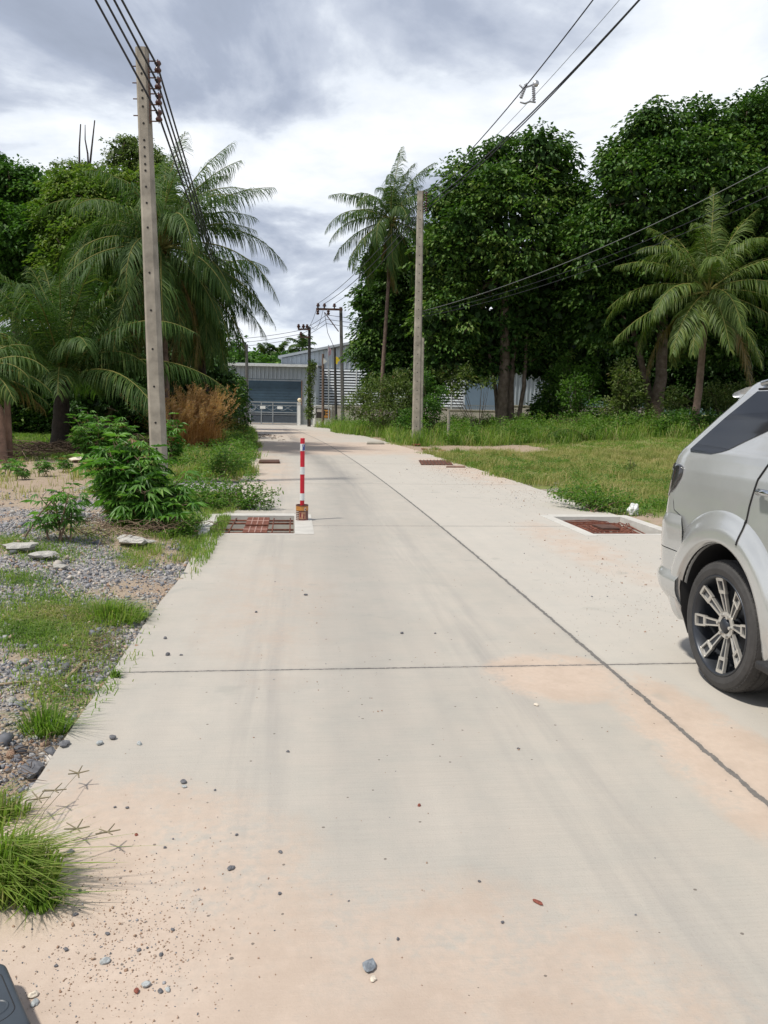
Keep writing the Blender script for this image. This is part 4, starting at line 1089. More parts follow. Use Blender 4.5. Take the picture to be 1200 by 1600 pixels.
def palm(label, px, py, Y, tr, nf, Ln, leafL, trunk_r, m_bark='palmbark', els=(85, -55), seed=1, spec=(), hang=.5, old=3, coco=True, droop=(1.0, 1.7), wind=(0, 0), group=None, skip=None, w=.034, mleaf='palm'):
    random.seed(seed)
    x, _, _ = P(px, py, Y); z = float(hz(x, Y)); base = (x, Y, z)
    t = thing('coconut_palm', label, 'palm tree', base, 0, group)
    pts = [P(a, b_, Y) for a, b_ in tr]; pts[0] = (x, Y, z-.2); top = pts[-1]
    q = []
    for i in range(len(pts)-1):
        for j in range(8):
            f_ = j/8; q.append(tuple(pts[i][k]*(1-f_)+pts[i+1][k]*f_ for k in range(3)))
    q.append(pts[-1])
    r = [trunk_r*(1.5-.5*min(1, i/4))*(1.0-.3*i/len(q))*(1+.05*math.sin(i*1.9)) for i in range(len(q))]
    mb_ = MB(); trunk_mb(mb_, base, q, r, 12); mb_.build('trunk', M[m_bark], t, smooth=True)
    loc = tuple(top[i]-base[i] for i in range(3))
    k = 0
    for i in range(nf):
        f_ = i/(nf-1); el = math.radians(els[0]+(els[1]-els[0])*f_**.9+random.uniform(-6, 6)); az = i*2.39996+seed
        if skip and skip(az % (2*PI), el): continue
        l_ = Ln*random.uniform(.86, 1.08)*(.75+.25*min(1, f_*3))
        isold = i >= nf-old
        o = frond(az, el, l_, random.uniform(*droop)*(1 if el > 0 else .6), leafL, hang*(1+.5*f_), wind, (.18 if isold else random.uniform(-.08, .1)), old=isold, w=w).build('frond', M['palm_old' if isold else mleaf], t, loc); k += 1
    for (azd, eld, lm, dr) in spec:
        frond(math.radians(azd), math.radians(eld), Ln*lm, dr, leafL, hang, wind, .03, w=w).build('frond', M[mleaf], t, loc)
    # young spear and coconuts
    MB().tube([loc, (loc[0]+.05, loc[1], loc[2]+Ln*.45)], [.07, .01], 6).build('spear_leaf', M['lf_yel'] if False else M['spear'], t)
    if coco:
        for i in range(7):
            a = i*.9+seed; 
            b_ = MB().lathe([(0, -.13), (.08, -.09), (.105, 0), (.08, .09), (0, .12)], c=(loc[0]+.28*math.cos(a), loc[1]+.28*math.sin(a), loc[2]-.28-.1*(i % 2)), k=10).build('coconut', M['coco'], t, smooth=True)
    return t
M['spear'] = mat('spear_green', (.10, .16, .04), .5, bmp=0); M['coco'] = mat('coconut_husk', (.16, .13, .03), .5, var=.3)

PALMS = None
palm('large coconut palm whose crown rises right behind the near power pole', 262, 690, 27, [(262, 690), (258, 600), (255, 500), (252, 388)], 40, 4.7, 1.05, .16, seed=3, hang=1.0, wind=(.10, 0),
     spec=((70, 84, .95, .5), (20, 72, .95, .6), (40, 66, 1.0, .7), (100, 75, .9, .6), (0, 50, .95, .9), (158, 42, .95, 1.5), (176, 24, .85, 1.5), (35, 52, .85, 1.2), (60, 66, 1.0, .9), (200, 10, .8, 1.4), (-20, 5, .7, 1.5), (150, -10, .8, .8), (-30, -25, .8, .9), (10, 40, .72, 1.1)), old=4, droop=(1.2, 2.0), els=(88, -60))
palm('coconut palm with long hanging fronds nearest the left road edge', 335, 680, 31, [(322, 680), (318, 600), (310, 520), (308, 445)], 36, 3.3, 1.0, .17, m_bark='darkbark', seed=5, hang=1.2,
     spec=((5, 50, .95, 1.5), (-10, 30, .85, 1.9), (15, 0, .75, 1.3), (-5, -35, .95, .9), (170, -40, 1.0, .7), (-60, -40, 1.0, .7), (-30, -55, 1.1, .5), (-80, -55, 1.0, .5)), old=4, droop=(1.5, 2.3), els=(78, -78))
palm('young low coconut palm with a short thick dark trunk and upright fronds', 92, 700, 25, [(92, 700), (95, 660), (98, 598)], 32, 5.6, 1.05, .30, m_bark='darkbark', seed=9, hang=.7, coco=False,
     spec=((85, 80, 1.0, .5), (170, 65, 1.0, .9), (150, 40, 1.05, 1.0), (20, 42, .8, 1.9), (10, 20, .7, 1.9), (-70, 30, .6, 1.6), (-20, 45, .75, 1.8)), old=0, els=(88, 20), droop=(.6, 1.3))
edge_palm = palm('coconut palm at the left picture edge with two pale trunks and one long frond', 4, 686, 20, [(4, 686), (0, 640), (-34, 585)], 14, 2.1, .62, .10, m_bark='pinkbark', seed=13, hang=.8, spec=((-4, 16, 1.0, 1.2), (-22, 30, .9, 1.4), (10, -5, .9, .8)), old=2, els=(70, -10), coco=False)
_b = edge_palm.location
MB().tube([(P(13, 680, 20.3)[0]-_b[0], .3, -.1), (P(11, 615, 20.3)[0]-_b[0], .3, P(11, 600, 20.3)[2])], [.10, .07], 10).build('trunk', M['pinkbark'], edge_palm, smooth=True)
palm('tall slim coconut palm standing against the sky in the middle', 595, 660, 48, [(595, 660), (598, 580), (604, 490), (609, 410), (612, 345)], 28, 4.6, 1.0, .13, seed=21, hang=1.2,
     spec=((80, 85, 1.05, .4), (30, 72, 1.05, .7), (170, 45, .95, 1.0), (185, 12, .95, 1.3), (60, 78, 1.0, .7), (20, 58, 1.0, 1.0), (100, 65, .9, .9), (200, -25, .9, 1.0)), old=1, wind=(.32, 0), w=.045, els=(88, -62), droop=(1.0, 1.9))
palm('coconut palm with yellowing lower fronds behind the silver car', 1082, 676, 38, [(1082, 676), (1092, 610), (1098, 540), (1107, 455)], 26, 5.3, 1.05, .19, seed=33, hang=.75,
     spec=((85, 86, 1.0, .4), (30, 70, 1.0, .6), (178, 38, .92, 1.05), (172, 18, .95, 1.15), (120, 60, 1.0, .6), (150, 62, .85, .7), (70, 74, 1.05, .8), (40, 55, 1.1, .9), (10, 42, 1.1, 1.0), (225, -22, .95, .7), (300, -35, .9, .7), (262, -20, .9, .9)), old=2, wind=(.22, 0), els=(85, -40), w=.045, droop=(1.0, 1.7), mleaf='palm_y')
for i, (px, py, l_) in enumerate(((413, 558, 'left'), (436, 553, 'right'))):
    palm(f'tiny distant palm on the skyline above the warehouse roof, the {l_} one of two', px, 575, 115, [(px, 578), (px, py)], 16, 3.6, 1.0, .18, seed=50+i, old=0, coco=False, w=.12)
palm('distant palm peeking over the roof just right of the vine covered pole', 473, 575, 108, [(473, 575), (473, 545)], 16, 3.2, 1.0, .18, seed=55, old=0, coco=False, w=.12)

# ------------------------------------------------------------------ broadleaf trees
kwD = dict(leaf=.29, per=24, spread=.78)
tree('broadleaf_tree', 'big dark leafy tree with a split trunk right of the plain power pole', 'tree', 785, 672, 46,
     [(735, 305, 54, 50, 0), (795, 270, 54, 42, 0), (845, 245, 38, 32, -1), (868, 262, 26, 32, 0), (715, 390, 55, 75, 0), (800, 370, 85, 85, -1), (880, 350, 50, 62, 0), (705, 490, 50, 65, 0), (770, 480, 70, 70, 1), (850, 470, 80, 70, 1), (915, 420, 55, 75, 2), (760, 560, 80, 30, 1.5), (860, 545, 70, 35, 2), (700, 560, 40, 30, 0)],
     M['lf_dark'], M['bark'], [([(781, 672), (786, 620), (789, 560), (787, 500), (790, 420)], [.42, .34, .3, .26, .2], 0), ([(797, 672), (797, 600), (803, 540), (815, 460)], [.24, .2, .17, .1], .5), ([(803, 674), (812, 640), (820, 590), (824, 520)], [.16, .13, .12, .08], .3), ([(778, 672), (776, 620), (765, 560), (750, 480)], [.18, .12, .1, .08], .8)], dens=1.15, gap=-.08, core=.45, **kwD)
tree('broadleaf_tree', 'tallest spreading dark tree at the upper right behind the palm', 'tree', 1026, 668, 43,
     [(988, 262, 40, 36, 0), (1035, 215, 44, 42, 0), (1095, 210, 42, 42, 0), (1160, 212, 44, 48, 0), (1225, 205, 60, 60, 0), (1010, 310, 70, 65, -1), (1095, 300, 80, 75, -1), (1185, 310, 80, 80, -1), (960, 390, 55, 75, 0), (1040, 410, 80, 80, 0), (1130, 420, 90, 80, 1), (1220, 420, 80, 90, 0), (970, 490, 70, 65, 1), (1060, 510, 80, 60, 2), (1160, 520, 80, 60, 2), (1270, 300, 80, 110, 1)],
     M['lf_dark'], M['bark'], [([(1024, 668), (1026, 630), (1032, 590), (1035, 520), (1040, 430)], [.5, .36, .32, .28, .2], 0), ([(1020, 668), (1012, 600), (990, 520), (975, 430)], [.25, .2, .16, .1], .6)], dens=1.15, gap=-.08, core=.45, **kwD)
tree('broadleaf_tree', 'dark tree with drooping leafy limbs around the tall slim palm', 'tree', 640, 668, 53,
     [(592, 490, 32, 45, 0), (580, 545, 28, 38, 0), (625, 440, 35, 50, 0), (640, 520, 45, 60, 0), (615, 585, 38, 30, -1), (660, 590, 45, 35, 0), (600, 420, 22, 30, 1), (690, 440, 40, 90, 1)],
     M['lf_dark'], M['bark'], [([(645, 668), (642, 600), (640, 520)], [.3, .25, .15], 0)], dens=1.4, gap=-.3, **kwD)
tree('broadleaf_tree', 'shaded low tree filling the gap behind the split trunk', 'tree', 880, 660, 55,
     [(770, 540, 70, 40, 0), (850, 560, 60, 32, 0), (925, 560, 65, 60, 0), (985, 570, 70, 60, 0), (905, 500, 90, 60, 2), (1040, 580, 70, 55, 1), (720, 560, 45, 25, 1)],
     M['lf_dark'], M['bark'], [([(905, 660), (900, 620), (905, 560)], [.25, .2, .15], 0)], dens=1.2, gap=-.5, lvar=(0, .6), **kwD)  # leaf tints kept dark so the under-canopy shade sits in the colour
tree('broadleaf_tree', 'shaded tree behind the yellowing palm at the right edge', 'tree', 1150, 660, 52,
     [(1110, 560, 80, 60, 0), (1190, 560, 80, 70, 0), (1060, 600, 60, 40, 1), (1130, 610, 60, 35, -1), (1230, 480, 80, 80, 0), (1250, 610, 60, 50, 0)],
     M['lf_dark'], M['bark'], [([(1150, 665), (1152, 600), (1155, 540)], [.3, .24, .15], 0)], dens=1.2, gap=-.5, lvar=(0, .6), **kwD)  # leaf colours capped at darker tints to paint in the shade
# left side
tree('broadleaf_tree', 'deep green tree filling the upper left edge of the picture', 'tree', 20, 650, 44,
     [(15, 300, 45, 40, 0), (60, 325, 42, 40, 0), (-35, 300, 50, 50, 0), (10, 375, 60, 55, -1), (75, 395, 45, 50, 0), (-50, 400, 60, 60, 0), (35, 455, 60, 55, 0), (100, 450, 50, 50, 1)],
     M['lf_mid'], M['bark'], [([(25, 650), (28, 560), (20, 470)], [.35, .28, .2], 0)], dens=1.3, gap=-.4, leaf=.25, per=22, spread=.62)
tree('broadleaf_tree', 'bright yellowish green tree behind the big left palm', 'tree', 150, 650, 41,
     [(125, 300, 40, 32, 0), (170, 312, 45, 38, 0), (105, 350, 42, 42, 0), (165, 375, 60, 52, -1), (215, 350, 45, 50, 0), (120, 420, 55, 50, 0), (190, 440, 60, 50, 0), (245, 320, 35, 50, 1)],
     M['lf_yel'], M['bark'], [([(150, 655), (152, 560), (150, 460)], [.3, .24, .15], 0)], dens=1.35, gap=-.5, leaf=.22, per=22, spread=.6)
tree('broadleaf_tree', 'brownish topped tree whose round head shows left of the near pole', 'tree', 205, 650, 47,
     [(190, 240, 26, 26, 0), (222, 252, 26, 32, 0), (245, 280, 26, 34, 0), (205, 285, 30, 24, 0)],
     M['lf_olive'], M['bark'], [([(215, 655), (216, 500), (212, 320)], [.3, .24, .15], 0)], dens=1.3, gap=-.55, leaf=.17, per=22, spread=.45)
tree('broadleaf_tree', 'darker tree crown low behind the bare sticks', 'tree', 118, 650, 49,
     [(112, 275, 30, 18, 0), (145, 280, 34, 20, 0), (90, 300, 30, 20, 0)],
     M['lf_olive'], M['bark'], [([(110, 655), (115, 500), (120, 320)], [.3, .2, .12], 0)], dens=1.3, gap=-.5, leaf=.17, per=22, spread=.45)
for i, (pts, lb) in enumerate(((((124, 275), (124, 230), (126, 194)), 'left of the three bare sticks above the green crowns'), (((139, 275), (137, 240), (133, 218), (133, 195)), 'middle one of the bare sticks, forked low'), (((140, 262), (144, 225), (148, 188)), 'right and tallest of the three bare sticks'))):
    q = [P(a, b_, 47.5) for a, b_ in pts]; bz = q[0]; q = [(p[0]-bz[0], 0, p[2]) for p in q]; q = [(q[0][0], 0, -.2)]+q
    o = MB().tube(q, [.08, .07]+[.05, .035, .02][:len(q)-2]if len(q) == 4 else [.08, .07, .05, .035, .02][:len(q)], 6).build('bare_stick', M['darkbark'], None, (bz[0], 47.5, 0)); setp(o, lb, 'dead tree')
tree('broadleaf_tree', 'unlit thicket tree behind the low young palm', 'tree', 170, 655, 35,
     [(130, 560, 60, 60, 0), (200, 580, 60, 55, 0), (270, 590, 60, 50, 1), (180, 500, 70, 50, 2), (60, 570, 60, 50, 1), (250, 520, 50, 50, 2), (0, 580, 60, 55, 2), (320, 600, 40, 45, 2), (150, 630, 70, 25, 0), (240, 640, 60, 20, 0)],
     M['lf_dark'], M['bark'], [([(170, 665), (172, 620), (170, 560)], [.25, .2, .12], 0)], dens=1.2, gap=-.6, leaf=.2, per=22, spread=.5, lvar=(0, .5))  # only the darker leaf tints: the missing light is put into the colour
tree('hedge_tree', 'feathery dark casuarina like shrub under the palms beside the orange grass', 'tree', 290, 670, 30,
     [(268, 610, 30, 40, 0), (298, 622, 20, 30, 0), (245, 630, 30, 30, 0)], M['lf_dark'], M['darkbark'], [([(285, 675), (285, 640), (288, 610)], [.1, .08, .05], 0)], dens=2.2, gap=-.7, leaf=.22, per=16, spread=.3, wr=.12, lvar=(0, .8))

# ------------------------------------------------------------------ shrubs
def shrub(name, label, cat, px, py, Y, lobes, m_, n, leaf, wr=.45, stems=7, mbark='bark', zg=None, droop=.25, var=(0, 1), up=.3):
    x = P(px, py, Y)[0]; z = float(hz(x, Y)) if zg is None else zg; base = np.array((x, Y, z))
    t = thing(name, label, cat, tuple(base)); f = Fol(); mb_ = MB()
    tot = sum(l[2]*l[3] for l in lobes)
    for (lx, ly, rx, rz, dy) in lobes:
        c = np.array(P(lx, ly, Y+dy))-base; k = (Y+dy)/1200; c[2] = max(c[2], .05)
        m_n = int(n*rx*rz/tot); nc = max(3, m_n//9)
        u = rsph(nc); C = c+u*np.array([rx*k, rx*k*.9, rz*k])*(rng.uniform(.05, 1, nc)**.4)[:, None]; C[:, 2] = np.maximum(C[:, 2], .03)
        idx = rng.integers(0, nc, m_n); off = rsph(m_n)*rng.uniform(.1, 1, (m_n, 1))*leaf*1.4
        Pp = C[idx]+off; D = off/leaf+u[idx]*.4+rng.normal(0, .3, (m_n, 3)); D[:, 2] += up-.5*0
        f.leaves(Pp, D, rng.normal(0, .5, (m_n, 3))+np.array([0, 0, 1.]), leaf*rng.uniform(.6, 1.25, m_n), leaf*wr*rng.uniform(.7, 1.2, m_n), np.clip(rng.uniform(.1, .8, nc)[idx]+rng.normal(0, .15, m_n), 0, 1)*(var[1]-var[0])+var[0], .2, droop)
        for i in range(stems):
            e = C[rng.integers(0, nc)]; mid = e*.5+rng.normal(0, .05, 3)*[1, 1, .3]; mid[2] = abs(mid[2])+.02
            mb_.tube([(rng.normal(0, .04), rng.normal(0, .04), -.03), tuple(mid), tuple(e)], [max(.008, leaf*.10), max(.006, leaf*.07), .004], 5)
    mb_.build('stem', M[mbark], t); f.build('foliage', M[m_], t); return t
shrub('shrub', 'light olive green bush with loose twigs between the far poles and the plain pole', 'bush', 608, 668, 44, [(560, 632, 22, 22, 0), (590, 615, 32, 30, 0), (625, 612, 28, 36, 0), (605, 640, 45, 22, -.5), (640, 640, 18, 25, 0)], 'lf_olive', 9000, .16)
shrub('shrub', 'dark pointed bush in front of the cream wall right of the big trunk', 'bush', 862, 668, 46, [(862, 600, 14, 20, 0), (860, 622, 24, 18, 0), (858, 645, 32, 20, 0), (870, 660, 20, 14, 0)], 'lf_dark', 3600, .26, .5)
shrub('shrub', 'pale leaved sapling cluster in the shade centre right', 'bush', 905, 672, 43, [(895, 610, 22, 30, 0), (915, 590, 20, 32, 1), (880, 585, 18, 30, 2), (920, 640, 26, 26, 0), (893, 655, 16, 20, 0)], 'lf_weed', 3400, .20, .5, var=(0, .7))
shrub('shrub', 'tall leafy sapling left of the grey root trunk', 'bush', 975, 672, 42, [(975, 590, 22, 32, 0), (985, 620, 28, 28, 0), (960, 640, 22, 25, 0), (1000, 650, 25, 20, 0)], 'lf_olive', 3600, .19, .5, var=(.2, 1))
shrub('shrub', 'bright green bush at the foot of the trees near the fallen frond', 'bush', 950, 690, 39, [(935, 668, 30, 16, 0), (975, 665, 32, 18, 0), (1000, 672, 20, 12, 0)], 'lf_weed', 4000, .17, .4)
shrub('shrub', 'bright low bush between the grey root trunk and the palm stem', 'bush', 1058, 685, 37, [(1050, 665, 22, 18, 0), (1072, 655, 20, 16, 1), (1110, 660, 30, 16, 1)], 'lf_mid', 3600, .16, .5)
shrub('shrub', 'pale twiggy bush left of the car under the palm', 'bush', 1130, 672, 40, [(1120, 620, 26, 20, 0), (1150, 640, 30, 25, 0), (1160, 610, 25, 15, 1), (1055, 625, 20, 22, 1)], 'lf_olive', 3600, .18, .4)
shrub('shrub', 'green bush around the foot of the short thin pole', 'bush', 672, 675, 39, [(668, 640, 20, 25, 0), (682, 620, 18, 22, 1), (640, 655, 20, 18, 0), (662, 600, 14, 20, 1)], 'lf_mid', 3000, .18, .45)
shrub('vine', 'climbing vine wrapped around the dark cross arm pole', 'vine', 483.5, 652, 59.7, [(486, 585, 5, 20, 0), (484, 620, 5, 22, 0), (483, 645, 6, 12, 0), (489, 572, 4, 8, 0)], 'lf_olive', 1500, .17, .6, stems=2)
shrub('shrub', 'leafy sprig arching out in front of the blue shed panel', 'bush', 748, 672, 44, [(765, 597, 12, 5, 0), (752, 600, 8, 5, 0), (728, 590, 10, 22, 0), (700, 585, 22, 14, 1), (710, 610, 10, 10, 0)], 'lf_olive', 1500, .19, .5, stems=3)
# palmate cassava plants
def cassava(label, px, py, Y, lobes, n, leaf, stems=12, seed=1, name='cassava_bush', hmin=.15):
    x, y, z = GT(px, py); Y = y; base = np.array((x, y, z)); t = thing(name, label, 'cassava plant', tuple(base))
    f = Fol(); mb_ = MB(); tot = sum(l[2]*l[3] for l in lobes); tips = []
    for (lx, ly, rx, rz, dy) in lobes:
        c = np.array(P(lx, ly, Y+dy))-base; k = (Y+dy)/1200; m_n = int(n*rx*rz/tot)
        ns_ = max(2, m_n//16); E_ = c+rsph(ns_)*np.array([rx*k, rx*k*.9, rz*k])*(rng.uniform(.2, 1.25, ns_)**.5)[:, None]; E_[:, 2] = np.maximum(E_[:, 2], hmin*.5)
        R0 = rng.normal(0, .10, (ns_, 3))*[1, 1, 0]; si = rng.integers(0, ns_, m_n); tt = rng.uniform(.3, 1.02, m_n)[:, None]
        S_ = R0[si]+(E_[si]-R0[si])*tt+np.array([0, 0, 1.])*(.25*tt*(1-tt))*np.linalg.norm(E_[si], axis=1, keepdims=True)
        u = rsph(m_n)*[1, 1, .5]; u[:, 2] += .25; C = S_+u*leaf*rng.uniform(.4, 1.3, (m_n, 1)); C[:, 2] = np.maximum(C[:, 2], hmin*.4)
        for e, r_ in zip(E_, R0): mb_.tube([(r_[0], r_[1], -.05), tuple(r_+(e-r_)*.5+[0, 0, .06*np.linalg.norm(e)]), tuple(e)], [.012, .008, .004], 5)
        for i in range(0, m_n, 2): mb_.tube([tuple(S_[i]), tuple(C[i])], [.0035, .002], 3)
        q = rng.integers(5, 8, m_n); idx = np.repeat(np.arange(m_n), q)
        j = np.concatenate([np.arange(v)-(v-1)/2 for v in q]); ang = j*.62+rng.uniform(-.1, .1, len(j))
        az = np.arctan2(u[:, 1], u[:, 0])+rng.normal(0, .5, m_n); tilt = rng.uniform(-.75, .45, m_n)
        A = az[idx]+ang
        D = np.stack([np.cos(A), np.sin(A), tilt[idx]+rng.normal(0, .08, len(A))], 1)
        lf = leaf*rng.uniform(.7, 1.2, m_n)[idx]*np.cos(ang*.35)
        f.leaves(C[idx], D, np.tile(np.array([[0, 0, 1.]]), (len(A), 1))+rng.normal(0, .35, (m_n, 3))[idx], lf, lf*.20, np.clip(rng.normal(.5, .22, m_n)[idx]+rng.normal(0, .06, len(A)), 0, 1), .25, .22)
    mb_.build('stem', M['cstem'], t); f.build('foliage', M['lf_cas'], t); return t
M['cstem'] = mat('cassava_stem', (.20, .13, .09), .8, var=.3)
cassava('large cassava bush with drooping narrow leaves in front of the near power pole', 218, 822, 10, [(175, 725, 34, 32, 0), (215, 735, 42, 42, 0), (160, 700, 22, 18, 0), (250, 765, 34, 30, .2), (205, 780, 40, 36, -.2), (190, 698, 26, 16, .1), (232, 708, 20, 14, .1), (268, 795, 24, 22, -.3), (160, 760, 20, 30, .1), (180, 690, 10, 12, 0), (150, 715, 12, 14, 0), (275, 760, 16, 16, 0)], 900, .185)
cassava('rounded cassava bush growing behind the larger one by the dark palm trunk', 160, 722, 18, [(135, 665, 28, 22, 0), (165, 660, 34, 20, 0), (195, 672, 22, 22, 0), (150, 690, 40, 20, 0)], 900, .19, hmin=.3)
cassava('small cassava sapling with two thin stems on the sandy bank', 92, 846, 9, [(75, 778, 16, 12, 0), (105, 782, 18, 16, .1), (70, 800, 14, 10, 0), (98, 768, 14, 10, -.1)], 90, .12, stems=2, name='cassava_sapling')
cassava('cassava plant just right of the near power pole', 268, 735, 17, [(265, 665, 14, 18, 0), (268, 690, 12, 16, 0)], 130, .18, stems=4, name='cassava_sapling')
for i, (px, py, h) in enumerate(((70, 745, 30), (35, 750, 26), (10, 745, 30), (100, 738, 22), (15, 700, 40))):
    cassava(('weedy cassava seedling near the dry frond heap', 'weedy seedling second from the left edge on the sandy bank', 'weedy seedling at the left picture edge', 'weedy seedling closest to the rounded cassava bush', 'leafy plant at the foot of the slim pale stems')[i], px, py, 15, [(px, py-h*.75, 12, h*.35, 0)], 60, .11, stems=3, name='cassava_seedling')
# shrub of thin twigs leaning over the road
def twiggy(name, label, cat, px, py, targets, m_, leaf, n, spreadp=14, wr=.45, stem='cstem'):
    x, y, z = GT(px, py); base = np.array((x, y, z)); t = thing(name, label, cat, tuple(base)); f = Fol(); mb_ = MB()
    for (tx, ty, dy) in targets:
        e = np.array(P(tx, ty, y+dy))-base; e[2] = max(e[2], .08)
        mid = e*.5+np.array([0, 0, .12*np.linalg.norm(e)]); pts = [np.zeros(3)+[rng.normal(0, .1), rng.normal(0, .1), -.03], mid, e]
        mb_.tube([tuple(q) for q in pts], [.010, .006, .003], 5)
        u = rng.uniform(.25, 1, n); B = np.where(u[:, None] < .5, pts[0]+(mid-pts[0])*(u[:, None]*2), mid+(e-mid)*(u[:, None]*2-1))
        B = B+rng.normal(0, spreadp*y/1200*.45, (n, 3))*[1, 1, .8]; B[:, 2] = np.maximum(B[:, 2], .02)
        D = rng.normal(0, 1, (n, 3)); D[:, 2] = D[:, 2]*.5+.1
        f.leaves(B, D, rng.normal(0, .4, (n, 3))+np.array([0, 0, 1.]), leaf*rng.uniform(.6, 1.3, n), leaf*wr, np.clip(rng.normal(.5, .22, n), 0, 1), .2, .2)
    mb_.build('stem', M[stem], t); f.build('foliage', M[m_], t); return t
twiggy('weed_bush', 'low twiggy weed bush spilling onto the road behind the barred drain pit', 'weeds', 368, 796, [(432, 768, 0), (420, 790, 0), (400, 775, .2), (410, 757, .3), (385, 785, 0), (370, 760, .3), (345, 765, .2), (335, 790, -.2), (395, 740, .6), (350, 745, .6), (430, 785, .1), (320, 770, .3), (300, 780, .2), (300, 800, -.2)], 'lf_weed', .055, 190, 12)
twiggy('weed_bush', 'taller weeds along the road edge in front of the orange grass', 'weeds', 340, 752, [(375, 715, 0), (390, 722, .5), (365, 700, .5), (350, 705, 0), (335, 715, 0), (320, 722, .3), (395, 705, 2), (380, 690, 3)], 'lf_weed', .075, 210, 13)
twiggy('weed_bush', 'sprawling clover like weeds at the road edge beside the drain with mesh', 'weeds', 930, 800, [(870, 775, .6), (900, 780, .3), (930, 775, .3), (960, 775, .2), (990, 785, 0), (900, 760, 1), (860, 768, 1.2), (930, 760, 1)], 'lf_weed', .06, 260, 14)
twiggy('weed_plant', 'single thin brownish weed standing in the meadow', 'weeds', 985, 745, [(985, 715, 0), (992, 722, 0), (978, 728, 0)], 'lf_olive', .07, 45, 6)

# ------------------------------------------------------------------ grasses
def patch_grass(name, label, sampler, n, H, W, m_, var=(0, 1), bend=.25, leanv=.35, cat='grass', kind='stuff', parent=None, hvar=.5):
    xy = sampler(n); n = len(xy); z = hz(xy[:, 0], xy[:, 1])
    o, s = to_road(xy[:, 0], xy[:, 1]); z = np.where(np.abs(o) < 3.08, 0.0, z)
    Hh = (H(xy) if callable(H) else np.full(n, H))*rng.uniform(1-hvar, 1+hvar*.6, n)
    lean = rng.normal(0, leanv, (n, 3)); lean[:, 2] = 0; lean[:, 0] += .08
    ps = fbm(xy[:, 0], xy[:, 1], 1.7, 3, 2)*.5+.5
    v = np.clip(ps*1.1+rng.normal(-.05, .2, n), 0, 1)*(var[1]-var[0])+var[0]
    f = Fol(); f.blades(np.column_stack([xy, z-.01]), Hh, W*(1+.0*Hh), lean, bend, v)
    ob_ = f.build(name, M[m_]); return setp(ob_, label, cat, kind=kind)
def band(o0, o1, s0, s1, dens=None, p=1.0, clump=.0):
    def fn(n):
        s = s0+(s1-s0)*rng.uniform(0, 1, n)**p; o = o0+(o1-o0)*rng.uniform(0, 1, n)
        k = .0992+.0022*s; q = np.sqrt(1+k*k)
        x = xj(s)+o/q; y = s+o*k/q
        keep = np.ones(n, bool)
        if dens is not None: keep = dens(o, s, x, y) > rng.uniform(0, 1, n)
        x, y = x[keep], y[keep]
        if clump:
            x = x+rng.normal(0, clump, len(x)); y = y+rng.normal(0, clump, len(x))
        return np.column_stack([x, y])
    return fn
edge = lambda s: 3.05+.25*np.sin(s*1.3)+.2*np.sin(s*2.9+1)-.35*ss(16, 22, s)
# right meadow: mixed green and straw
def dR(o, s, x, y):
    g = ss(-.12, .35, fbm(x, y, 1.9, 4, 1)+.22*(o < 6.0))
    return g*ss(0, .35, o-edge(s))*(1-.97*((s > 27.5) & (s < 32.5) & (o < 8.5+2*np.sin(s*3))))*(1-.9*ss(.1, .3, fbm(x, y, 3.3, 3, 7)))
patch_grass('meadow_grass', 'short mixed grass covering the waste ground right of the road', band(2.7, 26, 11.3, 34, dR, 1.3), 170000, lambda q: .10+.10*ss(-.3, .6, fbm(q[:, 0], q[:, 1], 2.5, 3, 4)), .013, 'gr_green', (.3, 1.05))
patch_grass('back_grass', 'thin short grass at the back of the waste ground before the tall weeds', band(8.5, 30, 25, 35, lambda o, s, x, y: ss(-.5, .2, fbm(x, y, 1.9, 4, 1)+.1)), 90000, .13, .022, 'gr_green', (.35, 1.1), .4, .5)
patch_grass('straw_grass', 'dry straw coloured grass tufts beside the right road edge', band(3.0, 12, 12.5, 27.5, lambda o, s, x, y: ss(-.35, .2, fbm(x, y, 2.2, 3, 5))*ss(0, .4, o-edge(s))), 120000, lambda q: .20+.16*ss(-.2, .5, fbm(q[:, 0], q[:, 1], 2.1, 3, 6)), .010, 'gr_dry', (0, .9))
def leafy_cover(name, label, sampler, n, leaf, h, m_, cat='weeds', var=(0, 1), wr=.6):
    xy = sampler(n); n = len(xy); hh = h(xy) if callable(h) else np.full(n, h)
    Pp = np.column_stack([xy, hz(xy[:, 0], xy[:, 1])+rng.uniform(0, 1, n)**.7*hh])
    D = rng.normal(0, 1, (n, 3)); D[:, 2] = D[:, 2]*.5+.2
    ps = fbm(xy[:, 0], xy[:, 1], .8, 3, 2)*.5+.5
    f = Fol(); f.leaves(Pp, D, rng.normal(0, .5, (n, 3))+np.array([0, 0, 1.]), leaf*rng.uniform(.6, 1.3, n), leaf*wr, np.clip(ps*.7+rng.normal(.15, .18, n), 0, 1)*(var[1]-var[0])+var[0], .15, .2)
    o = f.build(name, M[m_]); return setp(o, label, cat, kind='stuff')
leafy_cover('ground_weeds', 'leafy green weeds creeping over the right verge', band(2.9, 7.5, 11.3, 24, lambda o, s, x, y: ss(-.1, .4, fbm(x, y, 1.3, 3, 3)+.12)*ss(0, .3, o-edge(s))), 70000, .045, lambda q: .14+.12*ss(-.2, .5, fbm(q[:, 0], q[:, 1], 1.2, 3, 6)), 'lf_weed')
leafy_cover('far_weeds', 'bright green weeds under the trees at the back of the waste ground', band(9, 30, 33, 42, lambda o, s, x, y: ss(-.3, .2, fbm(x, y, 2.3, 3, 3))), 60000, .12, lambda q: .30+.25*ss(-.3, .5, fbm(q[:, 0], q[:, 1], 2.2, 3, 6)), 'lf_mid')
